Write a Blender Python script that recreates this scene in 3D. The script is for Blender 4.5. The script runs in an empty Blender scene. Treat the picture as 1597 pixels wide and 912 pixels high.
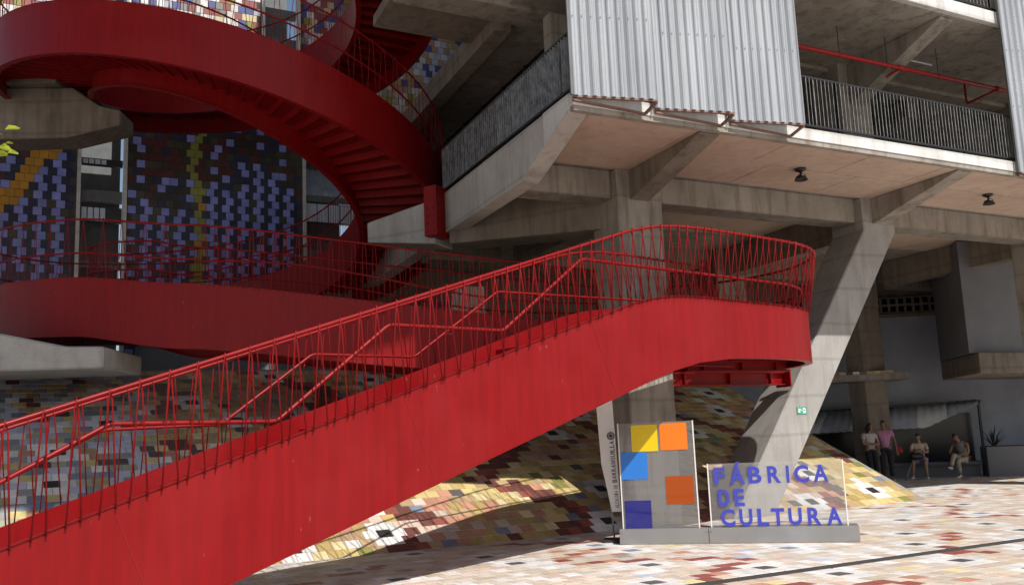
import bpy, bmesh, math, random
from mathutils import Vector, Matrix, Quaternion
random.seed(7)
S = bpy.context.scene
col = S.collection
R = math.radians

# ---------------------------------------------------------------- camera
PITCH = math.atan(228 / 1468.0); ROLL = R(2.38); HC = 1.65; FPX = 1468.0; PW, PH = 1597.0, 912.0
cam = bpy.data.cameras.new('camera')
cam.sensor_fit = 'HORIZONTAL'; cam.sensor_width = 36.0
cam.lens = 36.0 * FPX / PW
cam.clip_start = 0.05; cam.clip_end = 3000
camo = bpy.data.objects.new('camera', cam); col.objects.link(camo)
CM = Matrix.Translation((0, 0, HC)) @ Matrix.Rotation(R(90) + PITCH, 4, 'X') @ Matrix.Rotation(-ROLL, 4, 'Z')
camo.matrix_world = CM
S.camera = camo
S.render.resolution_x = 1024; S.render.resolution_y = 584

# ---------------------------------------------------------------- light
SUN_AZ = R(-36); SUN_EL = R(50)                    # heading of the light (from +Y, clockwise) and its height
LD = Vector((math.sin(SUN_AZ) * math.cos(SUN_EL), math.cos(SUN_AZ) * math.cos(SUN_EL), -math.sin(SUN_EL)))
w = bpy.data.worlds.new('World'); S.world = w; w.use_nodes = True
wn = w.node_tree.nodes; wl = w.node_tree.links
bg = wn['Background']
sky = wn.new('ShaderNodeTexSky'); sky.sky_type = 'NISHITA'; sky.sun_disc = False
sky.sun_elevation = SUN_EL; sky.sun_rotation = math.atan2(-LD.x, -LD.y); sky.air_density = 1.2; sky.dust_density = 1.6
wl.new(sky.outputs['Color'], bg.inputs['Color']); bg.inputs['Strength'].default_value = 0.078
sun = bpy.data.lights.new('sun', 'SUN'); sun.energy = 4.35; sun.angle = R(0.53); sun.color = (1.0, 0.955, 0.89)
suno = bpy.data.objects.new('sun', sun); col.objects.link(suno)
suno.rotation_euler = LD.to_track_quat('-Z', 'Y').to_euler(); suno.location = (20, -10, 40)
S.view_settings.view_transform = 'Standard'; S.view_settings.look = 'None'
S.view_settings.exposure = 0.35; S.view_settings.gamma = 1.0; S.view_settings.use_curve_mapping = False

# ---------------------------------------------------------------- helpers
CMI = CM.inverted()
def proj(p):                                       # pixel of a world point; only used to rank tiles by size
    q = CMI @ Vector(p)
    if q.z > -0.1: return None
    return (PW / 2 + FPX * q.x / -q.z, PH / 2 - FPX * q.y / -q.z, -q.z)

def tag(o, label=None, cat=None, group=None, kind=None):
    if label: o['label'] = label
    if cat: o['category'] = cat
    if group: o['group'] = group
    if kind: o['kind'] = kind
    return o

def empty(name, loc=(0, 0, 0), label=None, cat=None, group=None, kind=None, rz=0.0):
    o = bpy.data.objects.new(name, None); col.objects.link(o)
    o.location = loc; o.rotation_euler = (0, 0, rz); o.empty_display_size = 0.2
    return tag(o, label, cat, group, kind)

def link(name, me, mat=None, parent=None):
    o = bpy.data.objects.new(name, me); col.objects.link(o)
    if mat is not None and not me.materials: me.materials.append(mat)
    if parent is not None:
        o.parent = parent
        bpy.context.view_layer.update() if False else None
        o.matrix_parent_inverse = pinv(parent)
    return o

def pinv(p):                                       # parents are never scaled; geometry is given in world space
    m = Matrix.LocRotScale(p.location, p.rotation_euler, None)
    if p.parent: m = Matrix.LocRotScale(p.parent.location, p.parent.rotation_euler, None) @ (p.matrix_parent_inverse @ m)
    return m.inverted()

class MB:
    def __init__(s): s.v = []; s.f = []; s.c = []
    def face(s, pts, c=None):
        i = len(s.v); s.v += [tuple(p) for p in pts]; s.f.append(tuple(range(i, i + len(pts)))); s.c.append(c)
    def prism(s, poly, vec, c=None):
        n = len(poly); i = len(s.v); vec = Vector(vec)
        s.v += [tuple(Vector(p)) for p in poly] + [tuple(Vector(p) + vec) for p in poly]
        fs = [tuple(range(i, i + n)), tuple(range(i + 2 * n - 1, i + n - 1, -1))]
        fs += [(i + k, i + k + n, i + (k + 1) % n + n, i + (k + 1) % n) for k in range(n)]
        s.f += fs; s.c += [c] * len(fs); return s
    def box(s, x0, x1, y0, y1, z0, z1, c=None):
        return s.prism([(x0, y0, z0), (x1, y0, z0), (x1, y1, z0), (x0, y1, z0)], (0, 0, z1 - z0), c)
    def obox(s, p, ax, ay, az, c=None):            # p corner, three edge vectors
        p = Vector(p); ax = Vector(ax); ay = Vector(ay)
        return s.prism([p, p + ax, p + ax + ay, p + ay], az, c)
    def bar(s, a, b, wd, ht, up=(0, 0, 1), c=None):  # rectangular bar from a to b
        a = Vector(a); b = Vector(b); d = (b - a).normalized(); up = Vector(up)
        x = d.cross(up).normalized(); y = x.cross(d).normalized()
        q = a - x * wd / 2 - y * ht / 2
        return s.prism([q, q + x * wd, q + x * wd + y * ht, q + y * ht], b - a, c)
    def tube(s, pts, r, n=6, closed=False, cap=True, c=None):
        P = [Vector(p) for p in pts]; m = len(P); i0 = len(s.v); ref = None
        for k in range(m):
            if closed: d = (P[(k + 1) % m] - P[k - 1])
            else: d = P[min(k + 1, m - 1)] - P[max(k - 1, 0)]
            d = d.normalized() if d.length > 1e-9 else Vector((0, 0, 1))
            if ref is None:
                ref = d.orthogonal().normalized()
            else:
                ref = ref - d * ref.dot(d)
                ref = ref.normalized() if ref.length > 1e-6 else d.orthogonal().normalized()
            b = d.cross(ref)
            rr = r[k] if isinstance(r, (list, tuple)) else r
            for j in range(n):
                t = 2 * math.pi * j / n
                s.v.append(tuple(P[k] + (ref * math.cos(t) + b * math.sin(t)) * rr))
        for k in range(m if closed else m - 1):
            k2 = (k + 1) % m
            for j in range(n):
                j2 = (j + 1) % n
                s.f.append((i0 + k * n + j, i0 + k * n + j2, i0 + k2 * n + j2, i0 + k2 * n + j)); s.c.append(c)
        if cap and not closed:
            s.f.append(tuple(range(i0 + n - 1, i0 - 1, -1))); s.c.append(c)
            s.f.append(tuple(range(i0 + (m - 1) * n, i0 + m * n))); s.c.append(c)
        return s
    def lathe(s, p, prof, n=16, axis=(0, 0, 1), c=None):   # prof: (r, h)
        ax = Vector(axis).normalized(); e = ax.orthogonal().normalized(); g = ax.cross(e); p = Vector(p); i0 = len(s.v)
        for r, h in prof:
            for j in range(n):
                t = 2 * math.pi * j / n
                s.v.append(tuple(p + ax * h + (e * math.cos(t) + g * math.sin(t)) * max(r, 1e-4)))
        for k in range(len(prof) - 1):
            for j in range(n):
                j2 = (j + 1) % n
                s.f.append((i0 + k * n + j, i0 + k * n + j2, i0 + (k + 1) * n + j2, i0 + (k + 1) * n + j)); s.c.append(c)
        s.f.append(tuple(range(i0 + n - 1, i0 - 1, -1))); s.c.append(c)
        k = len(prof) - 1
        s.f.append(tuple(range(i0 + k * n, i0 + k * n + n))); s.c.append(c)
        return s
    def grid(s, rows, c=None, close=False):        # rows of points -> quads
        i0 = len(s.v); n = len(rows[0])
        for r in rows: s.v += [tuple(p) for p in r]
        for k in range(len(rows) - 1):
            for j in range(n - 1):
                s.f.append((i0 + k * n + j, i0 + k * n + j + 1, i0 + (k + 1) * n + j + 1, i0 + (k + 1) * n + j)); s.c.append(c)
        return s
    def mesh(s, name, recalc=True, smooth=False):
        me = bpy.data.meshes.new(name); me.from_pydata(s.v, [], s.f)
        if recalc:
            bm = bmesh.new(); bm.from_mesh(me); bmesh.ops.recalc_face_normals(bm, faces=bm.faces[:]); bm.to_mesh(me); bm.free()
        if any(c is not None for c in s.c):
            at = me.color_attributes.new('Col', 'FLOAT_COLOR', 'CORNER')
            data = []
            for p in me.polygons:
                c = s.c[p.index] or (1, 1, 1)
                data += [c[0], c[1], c[2], 1.0] * p.loop_total
            at.data.foreach_set('color', data)
        if smooth: me.polygons.foreach_set('use_smooth', [True] * len(me.polygons))
        me.update(); return me
    def build(s, name, mat=None, parent=None, smooth=False, recalc=True):
        return link(name, s.mesh(name, recalc, smooth), mat, parent)

def sharp(o, ang=35):                              # smooth shading with sharp creases
    me = o.data; me.polygons.foreach_set('use_smooth', [True] * len(me.polygons))
    bm = bmesh.new(); bm.from_mesh(me)
    for e in bm.edges:
        if len(e.link_faces) == 2 and e.calc_face_angle(0) > R(ang): e.smooth = False
    bm.to_mesh(me); bm.free(); return o

def bevel(o, wd=0.01, seg=1):
    m = o.modifiers.new('bevel', 'BEVEL'); m.width = wd; m.segments = seg; m.limit_method = 'ANGLE'; m.angle_limit = R(40); return o

# ---------------------------------------------------------------- materials
def new_mat(name):
    m = bpy.data.materials.new(name); m.use_nodes = True
    return m, m.node_tree.nodes, m.node_tree.links, m.node_tree.nodes['Principled BSDF']

def setp(b, **k):
    for n, v in k.items():
        n = n.replace('_', ' ')
        if n in b.inputs: b.inputs[n].default_value = v

def nz(N, L, scale, detail=4, rough=0.55, vec=None, dist=0.0):
    t = N.new('ShaderNodeTexNoise'); t.inputs['Scale'].default_value = scale; t.inputs['Detail'].default_value = detail
    t.inputs['Roughness'].default_value = rough; t.inputs['Distortion'].default_value = dist
    if vec is not None: L.new(vec, t.inputs['Vector'])
    return t
def ramp(N, L, src, stops):
    r = N.new('ShaderNodeValToRGB'); e = r.color_ramp.elements
    while len(e) > 2: e.remove(e[0])
    e[0].position, e[0].color = stops[0][0], (*stops[0][1], 1); e[1].position, e[1].color = stops[-1][0], (*stops[-1][1], 1)
    for p, c in stops[1:-1]:
        q = e.new(p); q.color = (*c, 1)
    L.new(src, r.inputs['Fac']); return r
def mixc(N, L, fac, a, b, mode='MIX'):
    m = N.new('ShaderNodeMix'); m.data_type = 'RGBA'; m.blend_type = mode
    for s, v in ((0, fac), (6, a), (7, b)):
        if isinstance(v, (int, float)): m.inputs[s].default_value = v
        elif isinstance(v, tuple): m.inputs[s].default_value = (*v, 1)
        else: L.new(v, m.inputs[s])
    return m.outputs[2]
def bump(N, L, b, h, strength=0.3, dist=0.01):
    n = N.new('ShaderNodeBump'); n.inputs['Strength'].default_value = strength; n.inputs['Distance'].default_value = dist
    L.new(h, n.inputs['Height']); L.new(n.outputs['Normal'], b.inputs['Normal'])
def pos(N, L, scale=(1, 1, 1)):
    g = N.new('ShaderNodeNewGeometry'); m = N.new('ShaderNodeMapping'); m.inputs['Scale'].default_value = scale
    L.new(g.outputs['Position'], m.inputs['Vector']); return m.outputs['Vector']

def concrete(name, c1, c2, stain=(0.10, 0.085, 0.065), amt=0.5, rough=0.85):
    m, N, L, b = new_mat(name)
    v = pos(N, L); n1 = nz(N, L, 1.1, 8, 0.62, v); r1 = ramp(N, L, n1.outputs['Fac'], [(0.3, c1), (0.72, c2)])
    vs = pos(N, L, (3.0, 3.0, 0.35)); n2 = nz(N, L, 1.6, 6, 0.6, vs, 0.4)
    r2 = ramp(N, L, n2.outputs['Fac'], [(0.47, (0, 0, 0)), (0.72, (amt, amt, amt))])
    c = mixc(N, L, r2.outputs['Color'], r1.outputs['Color'], stain)
    n3 = nz(N, L, 46, 4, 0.7, v); r3 = ramp(N, L, n3.outputs['Fac'], [(0.3, (0.82, 0.82, 0.82)), (0.7, (1.12, 1.12, 1.12))])
    c = mixc(N, L, 0.8, c, r3.outputs['Color'], 'MULTIPLY')
    n4 = nz(N, L, 5.0, 8, 0.75, v, 1.2); r4 = ramp(N, L, n4.outputs['Fac'], [(0.64, (0, 0, 0)), (0.74, (0.35, 0.35, 0.35))])
    c = mixc(N, L, r4.outputs['Color'], c, tuple(min(1, x * 1.5) for x in c2))
    wv = N.new('ShaderNodeTexWave'); wv.wave_type = 'BANDS'; wv.bands_direction = 'Z'; wv.inputs['Scale'].default_value = 0.42; wv.inputs['Distortion'].default_value = 0.6; wv.inputs['Detail'].default_value = 3
    L.new(v, wv.inputs['Vector']); r5 = ramp(N, L, wv.outputs['Fac'], [(0.0, (0.70, 0.69, 0.67)), (0.035, (1, 1, 1))]); c = mixc(N, L, 0.6, c, r5.outputs['Color'], 'MULTIPLY')
    vo = N.new('ShaderNodeTexVoronoi'); vo.inputs['Scale'].default_value = 9.0; L.new(v, vo.inputs['Vector']); r6 = ramp(N, L, vo.outputs['Distance'], [(0.05, (0.62, 0.60, 0.57)), (0.10, (1, 1, 1))]); c = mixc(N, L, 0.5, c, r6.outputs['Color'], 'MULTIPLY')
    L.new(c, b.inputs['Base Color']); setp(b, Roughness=rough); bump(N, L, b, n3.outputs['Fac'], 0.35, 0.006); return m

def paint(name, c, rough=0.35, wear=0.5, dirt=(0.22, 0.03, 0.03)):
    m, N, L, b = new_mat(name)
    v = pos(N, L); vs = pos(N, L, (5.0, 5.0, 0.35)); n1 = nz(N, L, 2.2, 6, 0.6, vs)
    r1 = ramp(N, L, n1.outputs['Fac'], [(0.35, tuple(x * 0.76 for x in c)), (0.7, c)])
    n2 = nz(N, L, 0.9, 5, 0.6, v); r2 = ramp(N, L, n2.outputs['Fac'], [(0.42, (0, 0, 0)), (0.75, (wear, wear, wear))])
    cc = mixc(N, L, r2.outputs['Color'], r1.outputs['Color'], tuple(min(1, x * 1.05 + 0.008) for x in c))
    n3 = nz(N, L, 17, 3, 0.5, pos(N, L, (1.0, 1.0, 0.3))); r3 = ramp(N, L, n3.outputs['Fac'], [(0.735, (0, 0, 0)), (0.76, (0.5, 0.5, 0.5))])
    cc = mixc(N, L, r3.outputs['Color'], cc, tuple(min(1, x * 0.8 + 0.12) for x in c))
    L.new(cc, b.inputs['Base Color'])
    r4 = ramp(N, L, n2.outputs['Fac'], [(0.3, (rough - 0.07,) * 3), (0.7, (rough + 0.13,) * 3)]); L.new(r4.outputs['Color'], b.inputs['Roughness'])
    n5 = nz(N, L, 1.4, 2, 0.5, v); bump(N, L, b, n5.outputs['Fac'], 0.22, 0.03); setp(b, Specular_IOR_Level=0.24); return m

def tile_mat(name, rough=0.32, glaze=0.5):
    m, N, L, b = new_mat(name)
    a = N.new('ShaderNodeAttribute'); a.attribute_name = 'Col'
    oi = N.new('ShaderNodeObjectInfo')
    r0 = ramp(N, L, oi.outputs['Random'], [(0.0, (0.86, 0.86, 0.86)), (1.0, (1.10, 1.08, 1.05))])
    c = mixc(N, L, 1.0, a.outputs['Color'], r0.outputs['Color'], 'MULTIPLY')
    v = pos(N, L); n = nz(N, L, 3.0, 7, 0.65, v); r = ramp(N, L, n.outputs['Fac'], [(0.3, (0.72, 0.70, 0.66)), (0.65, (1.05, 1.05, 1.05))])
    c = mixc(N, L, 0.85, c, r.outputs['Color'], 'MULTIPLY')
    n2 = nz(N, L, 38, 5, 0.7, v); r2 = ramp(N, L, n2.outputs['Fac'], [(0.35, (0.88, 0.88, 0.88)), (0.65, (1.06, 1.06, 1.06))])
    c = mixc(N, L, 0.8, c, r2.outputs['Color'], 'MULTIPLY')
    L.new(c, b.inputs['Base Color'])
    rr = ramp(N, L, n.outputs['Fac'], [(0.3, (rough + 0.2,) * 3), (0.7, (rough,) * 3)]); L.new(rr.outputs['Color'], b.inputs['Roughness'])
    bump(N, L, b, n2.outputs['Fac'], 0.15, 0.004); return m

def plain(name, c, rough=0.6, metal=0.0, var=0.25, scale=4.0, bmp=0.15):
    m, N, L, b = new_mat(name)
    v = pos(N, L); n = nz(N, L, scale, 6, 0.6, v)
    r = ramp(N, L, n.outputs['Fac'], [(0.3, tuple(x * (1 - var) for x in c)), (0.7, tuple(min(1, x * (1 + var * 0.4)) for x in c))])
    L.new(r.outputs['Color'], b.inputs['Base Color']); setp(b, Roughness=rough, Metallic=metal)
    if bmp: bump(N, L, b, n.outputs['Fac'], bmp, 0.004)
    return m

def perforated(name, c):
    m, N, L, b = new_mat(name)
    v = pos(N, L, (60, 60, 60)); vo = N.new('ShaderNodeTexVoronoi'); vo.inputs['Scale'].default_value = 0.55; vo.inputs['Randomness'].default_value = 0.12
    L.new(v, vo.inputs['Vector'])
    r = ramp(N, L, vo.outputs['Distance'], [(0.24, tuple(x * 0.42 for x in c)), (0.40, c)])
    n = nz(N, L, 0.8, 6, 0.6, pos(N, L, (2, 2, 0.4))); r2 = ramp(N, L, n.outputs['Fac'], [(0.3, (0.72, 0.73, 0.74)), (0.7, (1.05, 1.05, 1.05))])
    cc = mixc(N, L, 1.0, r.outputs['Color'], r2.outputs['Color'], 'MULTIPLY')
    L.new(cc, b.inputs['Base Color']); setp(b, Roughness=0.55, Metallic=0.0); return m

def acrylic(name, tint=(1, 1, 1), solid=0.06, solid_c=(0.8, 0.8, 0.8), gloss=0.07):
    m, N, L, b = new_mat(name); N.remove(b)
    out = N['Material Output']
    tr = N.new('ShaderNodeBsdfTransparent'); tr.inputs['Color'].default_value = (*tint, 1)
    gl = N.new('ShaderNodeBsdfGlossy'); gl.inputs['Roughness'].default_value = 0.04
    df = N.new('ShaderNodeBsdfDiffuse'); df.inputs['Color'].default_value = (*solid_c, 1)
    m1 = N.new('ShaderNodeMixShader'); m1.inputs['Fac'].default_value = solid
    L.new(tr.outputs[0], m1.inputs[1]); L.new(df.outputs[0], m1.inputs[2])
    fr = N.new('ShaderNodeFresnel'); fr.inputs['IOR'].default_value = 1.45
    mm = N.new('ShaderNodeMath'); mm.operation = 'MAXIMUM'; mm.inputs[1].default_value = gloss; L.new(fr.outputs[0], mm.inputs[0])
    m2 = N.new('ShaderNodeMixShader'); L.new(mm.outputs[0], m2.inputs['Fac']); L.new(m1.outputs[0], m2.inputs[1]); L.new(gl.outputs[0], m2.inputs[2])
    L.new(m2.outputs[0], out.inputs['Surface']); return m

def leaf_mat(name, c):
    m, N, L, b = new_mat(name)
    oi = N.new('ShaderNodeNewGeometry'); r = ramp(N, L, oi.outputs['Random Per Island'], [(0, tuple(x * 0.6 for x in c)), (1, tuple(x * 1.3 for x in c))])
    L.new(r.outputs['Color'], b.inputs['Base Color']); setp(b, Roughness=0.5)
    N2 = N.new('ShaderNodeBsdfTranslucent'); L.new(r.outputs['Color'], N2.inputs['Color'])
    mx = N.new('ShaderNodeMixShader'); mx.inputs['Fac'].default_value = 0.4
    L.new(b.outputs[0], mx.inputs[1]); L.new(N2.outputs[0], mx.inputs[2]); L.new(mx.outputs[0], N['Material Output'].inputs['Surface']); return m

M = {}
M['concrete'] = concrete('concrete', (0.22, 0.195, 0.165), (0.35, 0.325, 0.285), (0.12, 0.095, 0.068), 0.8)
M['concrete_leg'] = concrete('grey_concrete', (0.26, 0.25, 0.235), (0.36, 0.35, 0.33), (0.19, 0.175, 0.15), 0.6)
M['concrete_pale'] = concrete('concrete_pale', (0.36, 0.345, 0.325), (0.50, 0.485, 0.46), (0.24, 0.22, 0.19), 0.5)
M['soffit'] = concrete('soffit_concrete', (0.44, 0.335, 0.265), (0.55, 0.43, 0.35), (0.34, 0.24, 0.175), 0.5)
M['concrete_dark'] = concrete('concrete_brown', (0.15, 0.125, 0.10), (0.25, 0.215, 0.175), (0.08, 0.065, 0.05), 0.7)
M['white_paint'] = concrete('white_painted_concrete', (0.52, 0.52, 0.51), (0.66, 0.66, 0.65), (0.36, 0.32, 0.27), 0.6, 0.6)
M['red'] = paint('red_steel_paint', (0.235, 0.003, 0.0045), 0.40)
M['red_worn'] = paint('worn_red_edge', (0.30, 0.018, 0.02), 0.5)
M['red_pipe'] = paint('red_pipe_paint', (0.36, 0.02, 0.02), 0.4)
M['tile'] = tile_mat('glazed_tile', 0.34)
M['tile_floor'] = tile_mat('floor_tile', 0.40)
M['grout'] = plain('grout', (0.26, 0.24, 0.215), 0.9)
M['grout_dark'] = plain('dark_grout', (0.07, 0.065, 0.06), 0.9)
M['asphalt'] = plain('drain_stone', (0.045, 0.043, 0.042), 0.8, scale=60)
M['screen'] = perforated('perforated_white_metal', (0.37, 0.395, 0.43))
M['rust'] = plain('primer_brown_steel', (0.20, 0.115, 0.09), 0.7)
M['black_steel'] = plain('black_steel', (0.018, 0.018, 0.02), 0.45)
M['galv'] = plain('weathered_zinc_slat', (0.34, 0.345, 0.35), 0.5, 0.35, 0.6, 7.0)
M['grey_wall'] = plain('grey_wall_paint', (0.34, 0.37, 0.44), 0.75, 0, 0.25, 0.7)
M['grey_dark'] = plain('charcoal_wall_paint', (0.16, 0.165, 0.18), 0.75, 0, 0.2, 0.7)
M['dark_glass'] = plain('dark_glass', (0.010, 0.010, 0.011), 0.25)
M['base_grey'] = plain('brushed_grey_sheet', (0.36, 0.36, 0.365), 0.35, 0.6, 0.1, 2.0, 0.05)
M['acrylic'] = acrylic('clear_acrylic', (0.96, 0.965, 0.965), 0.15, (0.62, 0.62, 0.62), 0.05)
M['edge'] = plain('frosted_acrylic_edge', (0.80, 0.79, 0.75), 0.4, 0, 0.05)
M['frame_white'] = plain('pale_window_frame', (0.62, 0.61, 0.58), 0.5)
M['window_lit'] = plain('frosted_window_pane', (0.55, 0.62, 0.72), 0.25, 0, 0.1)
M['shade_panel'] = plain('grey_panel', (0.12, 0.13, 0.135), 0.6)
M['corr'] = plain('corrugated_roof_sheet', (0.30, 0.32, 0.34), 0.6, 0, 0.4, 2.0)
M['green_roof'] = plain('green_corrugated_sheet', (0.20, 0.27, 0.25), 0.5)
M['leaf'] = leaf_mat('lime_leaf', (0.42, 0.50, 0.05))
M['plant'] = leaf_mat('dark_leaf', (0.035, 0.055, 0.03))
M['bark'] = plain('bark', (0.10, 0.075, 0.05), 0.9, 0, 0.4, 12)
M['white'] = plain('white_vinyl', (0.80, 0.79, 0.77), 0.5, 0, 0.08)
M['ink'] = plain('black_print', (0.035, 0.035, 0.05), 0.6)
M['letter'] = plain('blue_acrylic_letter', (0.055, 0.065, 0.45), 0.35, 0, 0.08)
M['exit_green'] = plain('green_sign', (0.02, 0.30, 0.20), 0.4)
M['tube_light'] = plain('unlit_fluorescent_tube', (0.70, 0.70, 0.72), 0.3)

# ---------------------------------------------------------------- building frame (front edge U, side edge V)
A0 = Vector((1.02, 13.493, 0)); U = Vector((0.8799, 0.4751, 0)); V = Vector((-math.sin(R(23)), math.cos(R(23)), 0)); NH = Vector((-0.4751, 0.8799, 0))
def W(a, b, z): return A0 + U * a + V * b + Vector((0, 0, z))
def wbox(mb, a0, a1, b0, b1, z0, z1):
    return mb.prism([W(a0, b0, z0), W(a1, b0, z0), W(a1, b1, z0), W(a0, b1, z0)], (0, 0, z1 - z0))

# ================================================================ THE SETTING
# ---------------------------------------------------------------- mosaic tiles
def h01(*k):
    x = 0x9E3779B9
    for v in k:
        x ^= (int(math.floor(v * 2 + .5)) & 0xFFFFFFFF); x = (x * 0x85EBCA6B) & 0xFFFFFFFF; x ^= x >> 13; x = (x * 0xC2B2AE35) & 0xFFFFFFFF; x ^= x >> 16
    return x / 4294967296.0

PAL = {
 'white': (0.74, 0.74, 0.745), 'cream': (0.64, 0.56, 0.47), 'pink': (0.62, 0.49, 0.42), 'sand': (0.62, 0.53, 0.42), 'pale': (0.66, 0.595, 0.53), 'paleyel': (0.70, 0.60, 0.36),
 'ochre': (0.50, 0.37, 0.16), 'yellow': (0.63, 0.51, 0.24), 'rose': (0.52, 0.27, 0.19), 'olive': (0.26, 0.25, 0.08), 'brown': (0.16, 0.065, 0.055),
 'redbrown': (0.30, 0.09, 0.07), 'black': (0.03, 0.03, 0.035), 'charcoal': (0.10, 0.10, 0.105), 'grey': (0.33, 0.33, 0.34), 'slate': (0.22, 0.26, 0.35),
 'lilac': (0.50, 0.53, 0.66), 'blue': (0.10, 0.14, 0.36), 'tan': (0.46, 0.33, 0.20), 'sage': (0.40, 0.42, 0.30),
 'wlav': (0.27, 0.32, 0.78), 'wnavy': (0.022, 0.028, 0.075), 'wbrown': (0.085, 0.022, 0.022), 'wdark': (0.035, 0.032, 0.026), 'worange': (0.55, 0.27, 0.02),
 'wgreen': (0.28, 0.30, 0.06), 'wred': (0.33, 0.085, 0.075), 'wblue': (0.07, 0.10, 0.33), 'wgrey': (0.26, 0.26, 0.24), 'wolive': (0.06, 0.058, 0.035),
}
def pick(h, lst):
    t = sum(w_ for _, w_ in lst); h *= t
    for n, w_ in lst:
        h -= w_
        if h <= 0: return n
    return lst[-1][0]

def flower(r, c, pr, pc, seed, off=0.0):
    """white ring of tiles round a dark one, on a loose lattice; c is the column in half steps (running bond)"""
    gr = math.floor(r / pr)
    for k in (gr - 1, gr, gr + 1):
        for j in (-1, 0, 1):
            g = math.floor(c / pc) + j
            if h01(k, g, seed) < 0.28: continue
            cr = k * pr + int(h01(k, g, seed + 1) * (pr - 3)) + 1
            cc = g * pc + int(h01(k, g, seed + 2) * (pc - 3)) + 1 + (0.5 if cr % 2 else 0)
            dr, dc = r - cr, c - cc
            if dr == 0 and abs(dc) < 0.1: return 'C'
            if dr == 0 and abs(abs(dc) - 1) < 0.1: return 'W'
            if abs(dr) == 1 and abs(abs(dc) - 0.5) < 0.1: return 'W'
    return None

def zig(r, c, period, slope, amp, seed, wd=1.0):
    x = (c + seed * 3.7) % period
    t = (r * slope + seed) % (2 * amp); t = t if t < amp else 2 * amp - t
    return abs(x - t - period * 0.3) < wd

def col_ground(r, c):
    f = flower(r, c, 5, 8, 11)
    if f == 'C': return 'slate' if h01(r, c) < .45 else 'charcoal'
    if f == 'W': return 'white'
    h = h01(r, c, 3)
    if zig(r, c, 17, 1.5, 9, 2, 1.0) and h < .58: return 'redbrown' if h < .5 else 'rose'
    z = math.sin(r * .21 + c * .13) + math.sin(c * .11 - r * .17 + 1.3)
    if r < -9 and c > 12 and h01(r, c, 9) < .14: return pick(h, [('blue', 2), ('lilac', 2), ('yellow', 1), ('slate', 2)])
    if z > .9: return pick(h, [('white', 5), ('cream', 4), ('pale', 4), ('pink', 1), ('lilac', .5)])
    if z < -.9: return pick(h, [('pink', 4), ('cream', 4), ('pale', 4), ('sand', .6), ('rose', .3), ('white', 1)])
    return pick(h, [('cream', 5), ('pale', 6), ('white', 2), ('pink', 2.5), ('sand', .6), ('paleyel', .3), ('rose', .3), ('grey', .15)])

def col_slope(r, c):
    f = flower(r, c, 5, 9, 5)
    if f == 'C': return 'black'
    if f == 'W': return 'white'
    h = h01(r, c, 4)
    if c < 9:                                       # left: greys, lilac and yellow
        return pick(h, [('yellow', 4), ('tan', 2), ('grey', 4), ('lilac', 4.5), ('slate', 1.6), ('charcoal', .9), ('rose', .8), ('white', 2.6), ('sage', 1.5), ('brown', .6)])
    if zig(r, c, 13, 1.0, 6, 3, 1.3) and h < .8: return 'brown' if h < .6 else 'redbrown'
    z = math.sin(r * .3 + c * .16) + math.sin(c * .21 - r * .23)
    if z > .8: return pick(h, [('olive', 2), ('yellow', 3), ('sage', 2), ('ochre', 3), ('tan', 1), ('slate', .6)])
    if z < -.8: return pick(h, [('rose', 4), ('tan', 3), ('ochre', 2), ('pink', 2), ('brown', .6), ('slate', .5)])
    return pick(h, [('ochre', 4), ('yellow', 4), ('paleyel', 2), ('tan', 2.5), ('rose', 1.3), ('olive', .8), ('charcoal', .3), ('white', .3)])

def interp_(x, tab):
    if x <= tab[0][0]: return tab[0][1]
    for (x0, y0), (x1, y1) in zip(tab, tab[1:]):
        if x <= x1: return y0 + (y1 - y0) * (x - x0) / (x1 - x0)
    return tab[-1][1]
def col_wall(r, c, z):
    h = h01(r, c, 6)
    if abs(c + 18.5 - (z - 10.71) * 2.9) < 1.2 and z < 13.2: return 'worange' if h < .9 else 'wgreen'
    t = interp_(z, [(7, -1.9), (8.9, -1.6), (9.7, -2.3), (10.3, -2.8), (11.25, -1.8), (12.2, -2.6), (13, -1.8)])
    if abs(c - t) < .62 and z < 13: return 'wgreen' if h01(r, 5) > .15 else 'worange'
    if z > 13.0:
        return pick(h, [('wred', 5), ('white', 3), ('wblue', 2.5), ('wgrey', 2), ('lilac', 1.5), ('wgreen', .8), ('paleyel', .9)])
    edge = 9.6 + .9 * math.sin(c * .3)
    if z < edge:
        p = (math.floor(c) + (r % 2)) % 2 == 0
        q = h01(math.floor(c / 2), r // 2, 8)
        if p and q < .93: return 'wlav'
        return 'wnavy' if h < .8 else 'wolive'
    if r % 2 == 0 and math.floor(c) % 3 == 0 and h01(r, c, 2) < .62: return 'wlav'
    if h01(r, c, 12) < .05: return 'wlav'
    return pick(h, [('wbrown', 6), ('wdark', 3.4), ('wnavy', 2.5), ('wolive', 2)])

def col_wall_right(r, c, z):
    h = h01(r, c, 16)
    p = (math.floor(c) + (r % 2)) % 2 == 0
    if z < 12.6: return ('white' if h < .7 else 'lilac') if p else ('wblue' if h < .8 else 'wnavy')
    if z < 13.8: return pick(h, [('sage', 3), ('wgreen', 2), ('cream', 3), ('rose', 1.4), ('white', 1)])
    return pick(h, [('lilac', 3), ('wblue', 2.2), ('tan', 2), ('white', 2), ('ochre', 1.5), ('wolive', 1.2), ('rose', .6)])

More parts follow.
